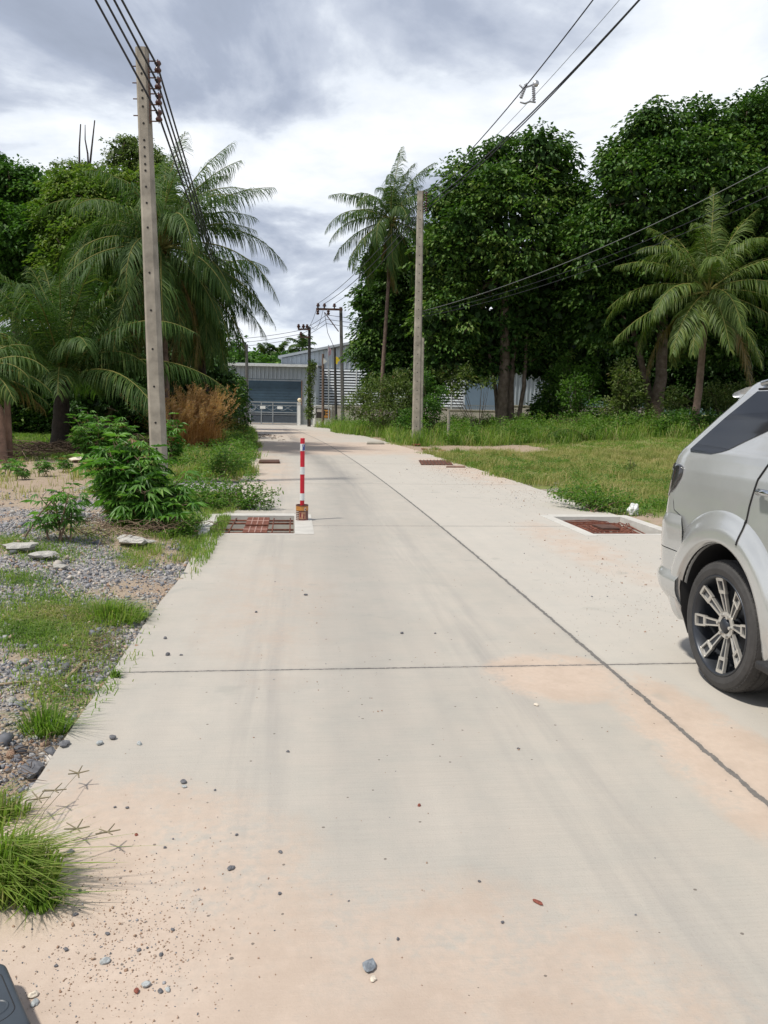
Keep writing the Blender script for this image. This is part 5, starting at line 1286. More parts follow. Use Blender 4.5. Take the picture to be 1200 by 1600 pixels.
# tall grass bank along the road beyond the crossing
patch_grass('tall_grass', 'tall bright green grass bank between the road and the trees beyond the crossing', band(2.0, 22, 31.6, 58, lambda o, s, x, y: ss(-.5, .1, fbm(x, y, 3, 3, 1)+.3)*ss(0, .8, o-2.1-.6*np.sin(s*.5)-1.4*ss(45, 34, s))*ss(31.6, 33, s+.5*np.sin(o*2))), 110000, lambda q: .18+.9*ss(-.5, .5, fbm(q[:, 0], q[:, 1], 1.3, 3, 4)), .022, 'gr_green', (.2, 1.0), .45, .75)
leafy_cover('bank_weeds', 'leafy weeds mixed into the tall grass bank', band(2.6, 18, 32.5, 56, lambda o, s, x, y: ss(-.1, .3, fbm(x, y, 2.3, 3, 4))*ss(0, .8, o-2.6-1.2*ss(45, 34, s))), 170000, .10, lambda q: .3+.9*ss(-.4, .5, fbm(q[:, 0], q[:, 1], 1.6, 3, 4)), 'lf_weed', var=(.2, 1.0))
# left verge
edl = lambda s: -3.0+.0*s
def dL_(o, s, x, y):
    return ss(0, .5, -o-2.95+.35*np.sin(s*1.1)*ss(14, 20, s))*ss(-.3, .35, fbm(x, y, 1.6, 3, 1)+.1)
patch_grass('verge_grass', 'green grass fringe along the left edge of the road', band(-4.3, -2.9, 7.2, 14, lambda o, s, x, y: (1-ss(.1+.9*ss(7.4, 10.5, s), .35+1.0*ss(7.4, 10.5, s), -o-2.95+.25*np.sin(s*5)))*ss(7.2, 8.6, s)*ss(-.5, .2, fbm(x, y, .7, 3, 2)), 1.0), 20000, .13, .008, 'gr_green', (.3, 1), .4, .6)
patch_grass('bank_grass', 'pale green and straw grass bank left of the road towards the gate', band(-6.5, -2.6, 16.5, 58, dL_, 1.2), 90000, lambda q: .25+.30*ss(-.3, .6, fbm(q[:, 0], q[:, 1], 2.2, 3, 4)), .016, 'gr_green', (.4, 1.1), .35, .5)
leafy_cover('bank_leaves', 'leafy weeds over the left bank from the pit to the gate', band(-5.4, -2.9, 11.8, 50, lambda o, s, x, y: ss(-.1, .4, fbm(x, y, 1.3, 3, 3)+.1)*(ss(17, 18.5, s)+.5*(s <= 14.3)*(o < -3.2)*(o > -4.4)), 1.6), 90000, .07, lambda q: .18+.35*ss(-.3, .5, fbm(q[:, 0], q[:, 1], 1.4, 3, 6)), 'lf_weed')
patch_grass('palm_grass', 'bright grass on the ground under the left palms', band(-26, -5.5, 22.5, 42, lambda o, s, x, y: ss(-.5, .0, fbm(x, y, 2.3, 3, 1)), 1.0), 90000, .20, .02, 'gr_green', (.1, .8), .3)
patch_grass('sparse_weeds', 'sparse straw and weed stalks on the sandy bank', band(-14, -4.5, 13, 22, lambda o, s, x, y: ss(.0, .5, fbm(x, y, 1.2, 3, 2))), 22000, .20, .012, 'gr_dry', (0, .9), .4, .6)
# small tufts over the gravel strips, each strip placed where it grows
def around(spots, sc=1.0):
    def fn(n):
        out = []
        tot = sum(q[4] for q in spots)
        for (px, py, sx_, sy_, w_) in spots:
            k = int(n*w_/tot); a = rng.normal(px, sx_, k); b_ = rng.normal(py, sy_, k)
            for i in range(k):
                if b_[i] < 650: continue
                d = ray(a[i], b_[i]); t_ = -EYE/d[2]; out.append((d[0]*t_, d[1]*t_))
        q = np.array(out); o, s = to_road(q[:, 0], q[:, 1])
        return q[o < -2.95+rng.uniform(-.05, .08, len(o))]
    return fn
patch_grass('bank_tufts', 'low green grass and runners between the heaps of gravel', around([(40, 990, 40, 18, 3), (100, 965, 40, 14, 3), (60, 880, 40, 9, 1.5), (30, 925, 30, 6, .8), (120, 1010, 40, 18, 1.6), (130, 850, 40, 10, 1), (90, 1075, 40, 15, .8), (20, 870, 20, 6, .8), (210, 880, 18, 8, .8)]), 15000, .07, .007, 'gr_green', (.25, 1), .45, .7)
def tuft(label, px, py, rpx, n, H, W, lean=(0, 0), m_='gr_green', var=(.1, .8), bend=.35, sp=.45, seeds=()):
    x, y, z = GT(px, py); t = thing('grass_tuft', label, 'grass tuft', (x, y, z)); r = rpx*y/1200
    a = rng.uniform(0, 6.28, n); rr = r*rng.uniform(0, 1, n)**.7
    Pp = np.column_stack([rr*np.cos(a), rr*np.sin(a)*.8, np.zeros(n)-.01])
    ln = np.column_stack([np.cos(a)*rr/r*sp+lean[0]+rng.normal(0, .2, n), np.sin(a)*rr/r*sp+lean[1]+rng.normal(0, .2, n), np.zeros(n)])
    f = Fol(); ln *= rng.uniform(.5, 1.7, (n, 1)); f.blades(Pp, H*rng.uniform(.2, 1.2, n)*(1.15-.6*rr/r), W, ln, bend, np.clip(rng.normal(.45, .2, n), 0, 1)*(var[1]-var[0])+var[0])
    f.build('blades', M[m_], t)
    for (sx_, sy_, hz_) in seeds:      # seed heads of crowfoot grass on long stalks
        d = ray(sx_, sy_); t_ = (hz_-EYE)/d[2]; e = np.array((d[0]*t_-x, d[1]*t_-y, hz_-z))
        g = Fol(); g.limb([(0, 0, 0), tuple(e*.5+np.array([0, 0, .05])), tuple(e)], [.0022, .0016, .0012], .8, 4)
        for k in range(5):
            an = k*1.256+rng.uniform(0, .5); q = e+np.array([math.cos(an), math.sin(an), rng.uniform(-.1, .35)])*.045
            g.limb([tuple(e), tuple(q)], [.0035, .0025], .95, 4)
        g.build('seed_head', M['seedm'], t)
    return t
M['seedm'] = leafmat('seed_head', [(0, (.12, .13, .06)), (1, (.24, .20, .13))], .8, .1)
tuft('largest bright grass clump with crowfoot seed heads at the lower left corner', 6, 1385, 86, 1100, .30, .008, (.35, -.1), var=(.45, 1.0), seeds=((120, 1295, .05), (168, 1300, .07), (85, 1235, .08), (122, 1208, .06), (60, 1248, .08), (100, 1400, .05)))
tuft('grass clump behind the largest one at the left picture edge', 2, 1290, 45, 320, .22, .0075, (.2, 0), var=(.45, 1.0))
tuft('spiky grass tuft on the gravel left of the first joint', 72, 1145, 34, 360, .26, .007, (.05, 0), sp=1.1, var=(.2, .9))
tuft('wide leafy grass tuft at the road edge left of the middle panel', 172, 966, 58, 1300, .20, .007, (.12, 0), sp=1.1, var=(.3, 1.0))
tuft('small green sprig poking onto the road at the end of the joint', 178, 1058, 9, 40, .10, .012, (.4, 0), sp=.8)
tuft('grass runners below the largest clump reaching over the sand', 62, 1415, 30, 120, .16, .009, (.4, -.1), sp=.9)
tuft('small grass tuft on the dirt crossing by the right verge', 680, 703, 10, 200, .22, .012, sp=.5)
tuft('taller pale grass tuft where the meadow meets the dirt crossing', 715, 712, 20, 900, .40, .012, sp=.5, var=(.4, 1))
x_, y_, z_ = GT(320, 706)
for i, (px, lb) in enumerate(((280, 'left half of the tall orange dried grass stand beside the road'), (311, 'right half of the tall orange dried grass stand beside the road'))):
    x, y, z = GT(px, 708); n = 1500
    t = thing('dry_grass_clump', lb, 'dry grass', (x, y, z)); f = Fol()
    a = rng.uniform(0, 6.28, n); rr = rng.uniform(0, 1, n)**.6*.7
    Pp = np.column_stack([rr*np.cos(a), rr*np.sin(a), np.zeros(n)])
    ln = np.column_stack([np.cos(a)*rr*.3+rng.normal(.14, .34, n), np.sin(a)*rr*.3+rng.normal(0, .30, n), np.zeros(n)])
    f.blades(Pp, 1.85*rng.uniform(.12, 1.1, n)*(1.1-.5*rr), .016, ln, .28, np.clip(rng.normal(.5, .25, n), 0, 1))
    for q in range(110):      # nodding plumes on thin stalks
        e = np.array([rng.normal(0, .55)+.15, rng.normal(0, .4), (1.7+.3*i)*rng.uniform(.7, 1.12)]); b0_ = np.array([rng.normal(0, .3), rng.normal(0, .3), 0])
        f.limb([tuple(b0_), tuple((b0_+e)/2+[0, 0, .1]), tuple(e)], [.006, .004, .003], .6, 3)
        k_ = 34; u_ = rng.uniform(.72, 1.0, k_)[:, None]; B_ = b0_*(1-u_)+e*u_+rng.normal(0, .03, (k_, 3))
        f.leaves(B_, rng.normal(0, .28, (k_, 3))+[.3, 0, .9], rng.normal(0, 1, (k_, 3)), .15, .012, rng.uniform(.7, 1, k_), .1, .3)
    f.build('blades', M['gr_orange'], t)
leafy_cover('undergrowth', 'dark undergrowth closing the view under the left palms', lambda n: np.column_stack([rng.uniform(-34, -7.5, n), rng.uniform(36, 43, n)]), 90000, .24, lambda q: 1.6+1.6*ss(-.4, .4, fbm(q[:, 0], q[:, 1], 3.2, 3, 6)), 'lf_dark')
twiggy('weed_bush', 'bright leafy weeds at the road corner beside the left end of the barred drain pit', 'weeds', 292, 842, [(285, 815, 0), (300, 800, .2), (275, 830, 0), (310, 812, .3), (268, 850, 0), (295, 830, 0), (262, 872, -.1), (255, 885, -.2)], 'lf_weed', .05, 130, 9)
# dead fronds and litter
def litter(label, spots, n, m_, name='frond_heap', cat='dead fronds', ln=.9, r=.012, h=.15, sp=.35, off=False):
    p = [GT(*q) for q in spots]; c = np.mean(p, axis=0); f = Fol()
    for i in range(n):
        k = rng.integers(0, len(p)-1); t_ = rng.uniform(); q = np.array(p[k])*(1-t_)+np.array(p[k+1])*t_-c
        q = q+rng.normal(0, [sp, sp, 0])
        if off and float(to_road(q[0]+c[0], q[1]+c[1])[0]) > -3.12: continue
        q = np.array(q); q[2] = rng.uniform(.02, h)
        a = rng.uniform(0, 6.28); l_ = ln*rng.uniform(.4, 1.1); d = np.array([math.cos(a), math.sin(a)*.7, rng.uniform(-.05, .12)])*l_
        f.limb([tuple(q), tuple(q+d*.5+[0, 0, rng.uniform(0, h*.6)]), tuple(q+d)], [r, r*.8, r*.3], rng.uniform(0, 1), 4)
    t = f.build(name, M[m_], None, tuple(c)); return setp(t, label, cat)
M['dead'] = leafmat('dead_leaf', [(0, (.05, .03, .02)), (.5, (.14, .09, .06)), (1, (.32, .24, .16))], .8, .1)
litter('brown heap of dead palm fronds in front of the young palm', [(20, 722), (70, 712), (110, 706), (160, 712)], 260, 'dead', ln=1.1, h=.3)
litter('tangle of dry twigs behind the cassava bush left of the pole', [(200, 700), (235, 695)], 90, 'dead', ln=.8, h=.3, name='twig_tangle', cat='twigs')
litter('dry straw and twigs under the large cassava bush', [(150, 830), (200, 838), (250, 830)], 220, 'dead', ln=.35, r=.004, h=.14, name='straw_litter', cat='straw')
litter('dry stalks along the broken road edge near the bottom left', [(150, 1075), (120, 1150), (85, 1200), (40, 1235)], 260, 'dead', ln=.13, r=.0022, h=.03, sp=.14, off=True, name='straw_litter', cat='straw')
litter('dry straw strip beside the wide grass tuft', [(110, 1000), (160, 1010), (150, 1060)], 220, 'dead', ln=.12, r=.002, h=.03, sp=.16, off=True, name='straw_litter', cat='straw')
def stick(label, pts, r, cat='stick'):
    q = [GT(*p) for p in pts]; c = q[0]; o = MB().tube([(p[0]-c[0], p[1]-c[1], p[2]-c[2]+r+.01*(i % 2)) for i, p in enumerate(q)], [r, r*.9, r*.6][:len(q)], 6).build('fallen_stick', M['dry'], None, c); return setp(o, label, cat)
M['dry'] = mat('dry_stick', (.34, .26, .16), .85, var=.3)
stick('pale dry stick on the gravel left of the first joint', [(100, 1066), (120, 1050), (140, 1028)], .010)
stick('long thin dry stick lying flat on the gravel at the left edge', [(0, 1072), (35, 1071), (62, 1068)], .008)
stick('dark thin twig pointing up out of the gravel left of the wide tuft', [(92, 912), (108, 935), (122, 950)], .006)
litter('scatter of fallen leaves and debris on the far left lane before the gate', [(395, 682), (420, 680), (430, 688)], 60, 'dead', ln=.25, r=.012, h=.03, name='leaf_litter', cat='leaf litter')
litter('heap of dry fallen fronds and stalks under the saplings centre right', [(880, 676), (920, 674), (1010, 668)], 120, 'dead', ln=1.0, r=.012, h=.5, name='frond_heap')
x, y, z = GT(918, 690)
t = thing('fallen_frond', 'green fallen palm frond arching in front of the saplings', 'palm frond', (x, y, z))
frond(math.radians(200), math.radians(38), 2.3, 1.5, .6, .4, w=.03).build('leaflets', M['palm'], t, (0, 0, .1))
# crumpled bag
x, y, z = GT(989, 806)
import bmesh
bm = bmesh.new(); bmesh.ops.create_icosphere(bm, subdivisions=3, radius=.10)
for v in bm.verts:
    c = v.co; k_ = 1+.25*math.sin(c.x*60+1)*math.cos(c.z*45)+.18*math.sin(c.y*70+c.z*30); v.co = (c.x*k_*.75, c.y*k_*.6, max(-.07, c.z*k_*1.05))
me_ = bpy.data.meshes.new('plastic_bag'); bm.to_mesh(me_); bm.free(); me_.materials.append(mat('white_film', (.74, .75, .74), .4, var=.08, bmp=0))
o = bpy.data.objects.new('plastic_bag', me_); COL.objects.link(o); o.location = (x, y, .075); setp(o, 'crumpled white plastic bag behind the drain pit with mesh', 'plastic bag')
# distant hill and far wood
hx = np.linspace(-260, 420, 60)
hb = MB()
for i, x in enumerate(hx):
    h = 20+34*math.exp(-((x-60)/110)**2)+16*math.exp(-((x-240)/80)**2)+9*math.exp(-((x+150)/70)**2)+2.5*math.sin(x*.07)+1.5*math.sin(x*.19)
    hb.v += [(x, 520, -1), (x, 560, h*.7), (x, 620, h), (x, 760, -1)]
for i in range(len(hx)-1):
    for j in range(3): a = i*4+j; hb.f.append([a, a+4, a+5, a+1]); hb.m.append(0)
o = hb.build('hill', mat('wooded_hill', (.045, .085, .075), .9, var=.4, sc=.05, sc2=.4, bmp=1, bd=3), None, smooth=True); setp(o, kind='structure')
f = Fol(); crown(f, [(a, 570+random.uniform(-4, 3), 22, 16, random.uniform(-6, 6)) for a in range(330, 480, 18)]+[(a, 585, 45, 22, 0) for a in range(860, 1300, 50)]+[(a, 560, 60, 45, 10) for a in range(-160, 340, 60)], 105, (0, 0, 0), leaf=.7, dens=.35, per=8, spread=1.1, gap=-2, sub_=False)
o = f.build('far_wood', M['lf_mid']); setp(o, 'band of distant green trees behind the buildings', 'far wood', kind='stuff')
# ------------------------------------------------------------------ parked silver SUV (x forward, y left, z up; the picture shows its right rear corner)
ca_ = math.atan2(-.993, .115)
CO = (2.875, 4.50)
suv = thing('parked_suv', 'silver SUV parked on the right lane showing its rear wheel and tinted quarter glass', 'car', (CO[0], CO[1], .002), ca_)
ZT = [.26, .30, .36, .45, .55, .66, .78, .90, 1.00, 1.08, 1.12, 1.18, 1.26, 1.34, 1.385, 1.42, 1.50, 1.60, 1.70, 1.755, 1.785, 1.81, 1.83, 1.84]
WT = [.83, .865, .89, .905, .915, .92, .92, .918, .914, .908, .905, .90, .89, .875, .862, .845, .81, .77, .725, .70, .68, .655, .60, .48]
XR = [-0.780, -0.810, -0.850, -0.880, -0.895, -0.905, -0.910, -0.910, -0.905, -0.900, -0.900, -0.895, -0.885, -0.860, -0.820, -0.780, -0.690, -0.570, -0.450, -0.400, -0.390, -0.370, -0.300, -0.160]
XF = [3.35, 3.45, 3.55, 3.60, 3.62, 3.62, 3.60, 3.55, 3.45, 3.2, 2.6, 2.36, 2.22, 2.08, 2.0, 1.94, 1.80, 1.62, 1.42, 1.30, 1.2, 1.1, .95, .7]
def rT(z): return float(np.interp(z, [.26, 1.2, 1.84], [.30, .26, .22]))
def outl(z, u):
    """point of the body's right side at height z: u is x along the side; past the corner it runs round the back"""
    w = float(np.interp(z, ZT, WT)); xr = float(np.interp(z, ZT, XR)); r = rT(z)
    bow = .02*(1-((u-1.3)/2.4)**2) if u > xr+r else .02*(1-((xr+r-1.3)/2.4)**2)
    W_ = w-.02+bow
    if u >= xr+r: return np.array([u, -W_, z]), np.array([0, -1., .0])
    a = (xr+r-u)/r
    if a <= PI/2:
        return np.array([xr+r-r*math.sin(a), -(W_-r)-r*math.cos(a), z]), np.array([-math.sin(a), -math.cos(a), 0])
    ex = (a-PI/2)*r
    return np.array([xr, -(W_-r)+ex, z]), np.array([-1., 0, 0])
def spt(z, u, off=0, side=-1):
    p, n_ = outl(z, u); p = p+n_*off
    return (p[0], p[1]*(1 if side < 0 else -1), p[2])
M['paint'] = mat('silver_paint', (.54, .55, .545), .22, .5, var=.07, sc=2.5, bmp=0, coat=.8)
M['glassd'] = mat('tinted_glass', (.010, .012, .016), .05, 0, var=.1, bmp=0, spec=.7, coat=0)
M['blackp'] = mat('black_plastic', (.018, .018, .019), .6, var=.2, sc=30, bmp=.1)
M['rubber'] = mat('tyre_rubber', (.045, .043, .042), .75, var=.25, sc=12, sc2=80, bmp=.3)
M['alloyd'] = mat('dark_alloy', (.05, .055, .065), .35, .6, var=.1, bmp=0)
M['alloyl'] = mat('machined_alloy', (.62, .60, .56), .32, .7, var=.08, bmp=0)
M['chrome'] = mat('chrome', (.6, .62, .64), .12, 1, bmp=0)
M['lens'] = mat('smoked_lens', (.035, .035, .038), .1, 0, var=.3, sc=8, bmp=0, coat=1)
M['lensw'] = mat('clear_lens', (.5, .5, .5), .15, .3, bmp=0, coat=1)
M['seam'] = mat('dark_seam', (.012, .012, .013), .8, bmp=0)
# body loft
ZS = sorted(set(list(np.linspace(.26, 1.84, 62))+ZT)); NR, NS = 8, 46
mb_ = MB(); rings = []
for z in ZS:
    w = float(np.interp(z, ZT, WT)); xr = float(np.interp(z, ZT, XR)); xf = float(np.interp(z, ZT, XF)); r = rT(z); rf_ = min(.5, w*.6)
    pts = []
    for i in range(4): pts.append((xr, -(w-r)*i/4))
    for i in range(NR): a = PI/2*i/NR; q = (xr+r-r*math.cos(a), -(w-r)-r*math.sin(a)); pts.append(q)
    for i in range(NS+1):
        x = xr+r+(xf-rf_-xr-r)*i/NS; pts.append((x, -(w-.02+.02*(1-((x-1.3)/2.4)**2))))
    for i in range(1, NR+1): a = PI/2*i/NR; pts.append((xf-rf_+rf_*math.sin(a), -(w-rf_)-rf_*math.cos(a)))
    pts.append((xf, 0))
    full = pts+[(x, -y) for x, y in pts[-2:0:-1]]
    rings.append(full)
n = len(rings[0])
for z, rg in zip(ZS, rings): mb_.v += [(x, y, z) for x, y in rg]
for i in range(len(ZS)-1):
    for j in range(n): j2 = (j+1) % n; mb_.f.append([i*n+j, i*n+j2, (i+1)*n+j2, (i+1)*n+j]); mb_.m.append(0)
mb_.f.append(list(range(n))[::-1]); mb_.f.append([(len(ZS)-1)*n+j for j in range(n)]); mb_.m += [0, 0]
WZ, WR, AR = .385, .385, .465
WB = 2.75
body = mb_.build('body', [M['paint'], M['seam']], None, smooth=True)
cut = MB()
for cx_ in (0.0, WB):
    for sd in (-1, 1):
        cut.lathe([(0, sd*.50), (AR, sd*.50), (AR, sd*1.1), (0, sd*1.1)] if sd > 0 else [(0, -1.1), (AR, -1.1), (AR, -.50), (0, -.50)], axis='y', c=(cx_, 0, WZ+.02), k=64)
co_ = cut.build('wheel_housing', M['seam'])
bpy.context.view_layer.update()
import bmesh
bm = bmesh.new(); bm.from_mesh(co_.data); bmesh.ops.remove_doubles(bm, verts=bm.verts, dist=1e-5); bmesh.ops.recalc_face_normals(bm, faces=bm.faces); bm.to_mesh(co_.data); bm.free()
bm = bmesh.new(); bm.from_mesh(body.data); bmesh.ops.recalc_face_normals(bm, faces=bm.faces); bm.to_mesh(body.data); bm.free()
bmod = body.modifiers.new('arch', 'BOOLEAN'); bmod.operation = 'DIFFERENCE'; bmod.object = co_; bmod.solver = 'EXACT'
dg = bpy.context.evaluated_depsgraph_get(); dg.update()
nm_ = bpy.data.meshes.new_from_object(body.evaluated_get(dg)); body.modifiers.clear(); body.data = nm_; body.data.name = 'body'
bpy.data.objects.remove(co_); body.parent = suv
try: nm_.set_sharp_from_angle(angle=math.radians(32))
except Exception: pass
def rows(lo, hi, ul, uh, nz=14, nu=16, off=.004, side=-1, offf=None):
    """a skin following the body between u-limits given as functions of z"""
    mb2 = MB(); zs_ = np.linspace(lo, hi, nz)
    for z in zs_:
        a, b_ = ul(z), uh(z)
        for i in range(nu):
            u = a+(b_-a)*i/(nu-1); o_ = off if offf is None else offf(z, u)
            mb2.v.append(spt(z, u, o_, side))
    for j in range(nz-1):
        for i in range(nu-1):
            q = [j*nu+i, j*nu+i+1, (j+1)*nu+i+1, (j+1)*nu+i]
            mb2.f.append(q if side < 0 else q[::-1]); mb2.m.append(0)
    return mb2
I_ = lambda xs, ys: (lambda z: float(np.interp(z, xs, ys)))
def flare_off(u, z):
    for cx_ in (0.0, 2.75):
        t_ = (math.hypot(u-cx_, z-.405)-.465)/.20
        if 0 < t_ < 1: return .032*(1-float(ss(.35, .95, t_)))+.006
    return 0.0
def seam(path, name='door_seam', w=.004, off=.002, side=-1, m_='seam', parent=None):
    mb2 = MB(); pts = []
    for (u0, z0), (u1, z1) in zip(path[:-1], path[1:]):
        for i in range(8): f_ = i/8; pts.append((u0+(u1-u0)*f_, z0+(z1-z0)*f_))
    pts.append(path[-1]); mb2.tube([spt(z, u, off+flare_off(u, z), side) for u, z in pts], w, 5); return mb2.build(name, M[m_], parent or suv, smooth=True)
for side in (-1, 1):
    # quarter glass: low pointed rear corner, lower edge climbing forward
    qg = rows(1.375, 1.755, I_([1.375, 1.39, 1.50, 1.60, 1.70, 1.755], [-.55, -.57, -.45, -.33, -.20, -.13]), I_([1.375, 1.40, 1.47, 1.59, 1.70, 1.755], [-.30, -.16, .00, .30, .56, .58]), 22, 24, .004, side)
    g_ = qg.build('quarter_glass', M['glassd'], suv, smooth=True)
    dg_ = rows(1.17, 1.745, I_([1.17, 1.45, 1.60, 1.745], [.40, .50, .585, .62]), I_([1.17, 1.745], [1.22, 1.18]), 16, 14, .004, side).build('door_glass', M['glassd'], suv, smooth=True)
    rows(1.14, 1.735, I_([1.14, 1.735], [1.30, 1.26]), I_([1.14, 1.735], [2.05, 1.28]), 16, 14, .004, side).build('door_glass', M['glassd'], suv, smooth=True)
    # fender flare round the wheel arch
    for cx_ in (0.0, WB):
        fl = MB(); th = np.linspace(math.radians(-14), math.radians(194), 60); rr = np.linspace(AR-.004, AR+.20, 14)
        for a in th:
            for r_ in rr:
                u = cx_+r_*math.cos(a); z = WZ+.02+r_*math.sin(a); t_ = (r_-AR)/.20
                off = .032*(1-ss(.35, .95, t_))+.006-.010*ss(.9, 1, t_)
                fl.v.append(spt(max(z, .262), u, off if t_ > .02 else -.03, side))
        nr = len(rr)
        for i in range(len(th)-1):
            for j in range(nr-1): fl.f.append([i*nr+j, i*nr+j+1, (i+1)*nr+j+1, (i+1)*nr+j]); fl.m.append(0)
        fl.build('wheel_flare', M['paint'], suv, smooth=True)
        # mud flap hanging behind the tyre
        mf = MB(); q = [spt(z, cx_-.455-.03*(.6-z), .012, side) for z in (.20, .35, .50, .62)]; q2 = [(p[0]+.02, p[1]+(-.30 if side > 0 else .30), p[2]) for p in q]
        mf.v += q+q2; 
        for j in range(3): mf.f.append([j, j+1, 5+j, 4+j]); mf.m.append(0)
        b_ = mf.build('mud_flap', M['blackp'], suv); so_ = b_.modifiers.new('thick', 'SOLIDIFY'); so_.thickness = .012
    # bumper: a fuller shell wrapping the corner, then a flared lower skirt
    rows(.74, .965, lambda z: -1.75, I_([.74, .80, .90, .965], [-.42, -.425, -.44, -.50]), 12, 44, 0, side, lambda z, u: .022*ss(.985, .90, z)+.006).build('bumper', M['paint'], suv, smooth=True)
    rows(.60, .733, lambda z: -1.75, lambda z: -.425, 6, 44, .045, side, lambda z, u: .026).build('bumper_panel', M['paint'], suv, smooth=True)
    rows(.27, .60, lambda z: -1.75, I_([.27, .60], [-.46, -.43]), 16, 44, 0, side, lambda z, u: .026+.030*ss(.595, .55, z)-.085*ss(.50, .27, z)).build('bumper_skirt', M['paint'], suv, smooth=True)
    seam([(-1.7, .737), (-.95, .737), (-.67, .737)], 'bumper_seam', .0035, .022, side)
    # body shut lines
    seam([(.40, 1.46), (.31, 1.37), (.245, 1.27), (.215, 1.12), (.205, 1.00), (.20, .90)], 'door_seam', .006, .002, side)
    seam([(1.24, 1.72), (1.26, 1.15), (1.26, .36)], 'door_seam', .005, .001, side)
    seam([(1.26, .36), (.45, .36)], 'door_seam', .004, .001, side)
    seam([(2.12, 1.13), (2.2, .8), (2.18, .36), (1.26, .36)], 'door_seam', .004, .001, side)
    seam([(-.66, 1.08), (-.62, .99), (-.52, .962)], 'bumper_seam', .002, .001, side)
    # tail lamp
    tl = rows(1.07, 1.29, I_([1.07, 1.12, 1.24, 1.285, 1.29], [-.92, -1.02, -1.06, -.96, -.92]), I_([1.07, 1.13, 1.22, 1.27, 1.29], [-.71, -.65, -.58, -.58, -.63]), 14, 18, 0, side, lambda z, u: .016).build('tail_lamp', M['lens'], suv, smooth=True)
    sm_ = tl.modifiers.new('thick', 'SOLIDIFY'); sm_.thickness = .02; sm_.offset = -1
    rows(1.245, 1.285, I_([1.245, 1.285], [-.96, -.90]), I_([1.245, 1.285], [-.67, -.75]), 4, 10, .0205, side).build('lamp_strip', M['lensw'], tl, smooth=True)
    # handle
    for hx_ in (.31, 1.42):
        hb_ = MB().tube([spt(1.205, hx_, .012, side), spt(1.212, hx_+.03, .045, side), spt(1.215, hx_+.12, .05, side), spt(1.212, hx_+.20, .045, side), spt(1.205, hx_+.22, .012, side)], [.016, .020, .017, .019, .014], 8)
        hh_ = hb_.build('door_handle', M['chrome'], suv, smooth=True)
    # wing mirror, sill step, head lamp, roof rail
    MB().lathe([(0, 0), (.09, .01), (.115, .06), (.10, .13), (0, .15)], axis='x', c=(1.86, side*1.05, 1.2), k=14).build('wing_mirror', M['paint'], suv, smooth=True)
    MB().tube([(1.9, side*.86, 1.16), (1.9, side*1.0, 1.19)], .03, 8).build('mirror_arm', M['blackp'], suv)
    MB().quadbox(.50, 2.25, min(side*.80, side*.98), max(side*.80, side*.98), .30, .345).build('side_step', M['blackp'], suv, bevel=.012)
    MB().tube([spt(1.80, -.1, .03, side), spt(1.83, .05, .05, side), spt(1.835, 1.0, .05, side), spt(1.80, 1.2, .03, side)], [.018, .02, .02, .016], 8).build('roof_rail', M['chrome'], suv, smooth=True)
    rows(.78, .98, lambda z: 3.05, lambda z: 3.10+.0*z, 4, 4, .0, side)
    # dark moulding line along the roof drip
    seam([(-.13, 1.768), (.3, 1.768), (1.2, 1.768), (1.75, 1.55)], 'roof_moulding', .006, .004, side, 'seam')
# rear glass, spoiler, lamps
rg_ = MB(); zs_ = np.linspace(1.36, 1.72, 12)
for z in zs_:
    w = float(np.interp(z, ZT, WT))-rT(z)+.06; xr = float(np.interp(z, ZT, XR))
    for i in range(13):
        y = -w+2*w*i/12; rg_.v.append((xr-.006+(.0 if abs(y) < w-.06 else .012), y, z))
for j in range(11):
    for i in range(12): rg_.f.append([j*13+i, (j+1)*13+i, (j+1)*13+i+1, j*13+i+1]); rg_.m.append(0)
rg_.build('rear_glass', M['glassd'], suv, smooth=True)
sp_ = MB()
prof = [(-.22, 1.845), (-.40, 1.828), (-.52, 1.80), (-.545, 1.785), (-.53, 1.77), (-.45, 1.765), (-.32, 1.77), (-.18, 1.79)]
ny = 21
for j in range(ny):
    y = -.665+1.33*j/(ny-1); e = abs(y)/.665; 
    for x, z in prof: sp_.v.append((x*(1-.0*e)+(.10*e**4), y, z-.012-.035*e**3))
k = len(prof)
for j in range(ny-1):
    for i in range(k): i2 = (i+1) % k; sp_.f.append([j*k+i, j*k+i2, (j+1)*k+i2, (j+1)*k+i]); sp_.m.append(0)
sp_.f.append(list(range(k))); sp_.f.append([(ny-1)*k+i for i in range(k)][::-1]); sp_.m += [0, 0]
sp_.build('spoiler', M['paint'], suv, smooth=True)
ws = MB(); zs_ = np.linspace(1.16, 1.74, 10)
for z in zs_:
    w = float(np.interp(z, ZT, WT))-.30; xf = float(np.interp(z, ZT, XF))
    for i in range(9): ws.v.append((xf+.012, -w+2*w*i/8, z))
for j in range(9):
    for i in range(8): ws.f.append([j*9+i, j*9+i+1, (j+1)*9+i+1, (j+1)*9+i]); ws.m.append(0)
ws.build('windscreen', M['glassd'], suv, smooth=True)
MB().quadbox(3.60, 3.66, -.38, .38, .72, .92).build('grille', M['blackp'], suv, bevel=.02)
for sd in (-1, 1): MB().lathe([(0, .05), (.09, .04), (.11, 0), (.11, -.1), (0, -.1)], axis='x', c=(3.50, sd*.60, .84), k=16).build('headlight', M['lensw'], suv, smooth=True)
MB().quadbox(-.7, 3.2, -.74, .74, .22, .30).build('underbody', M['seam'], suv)
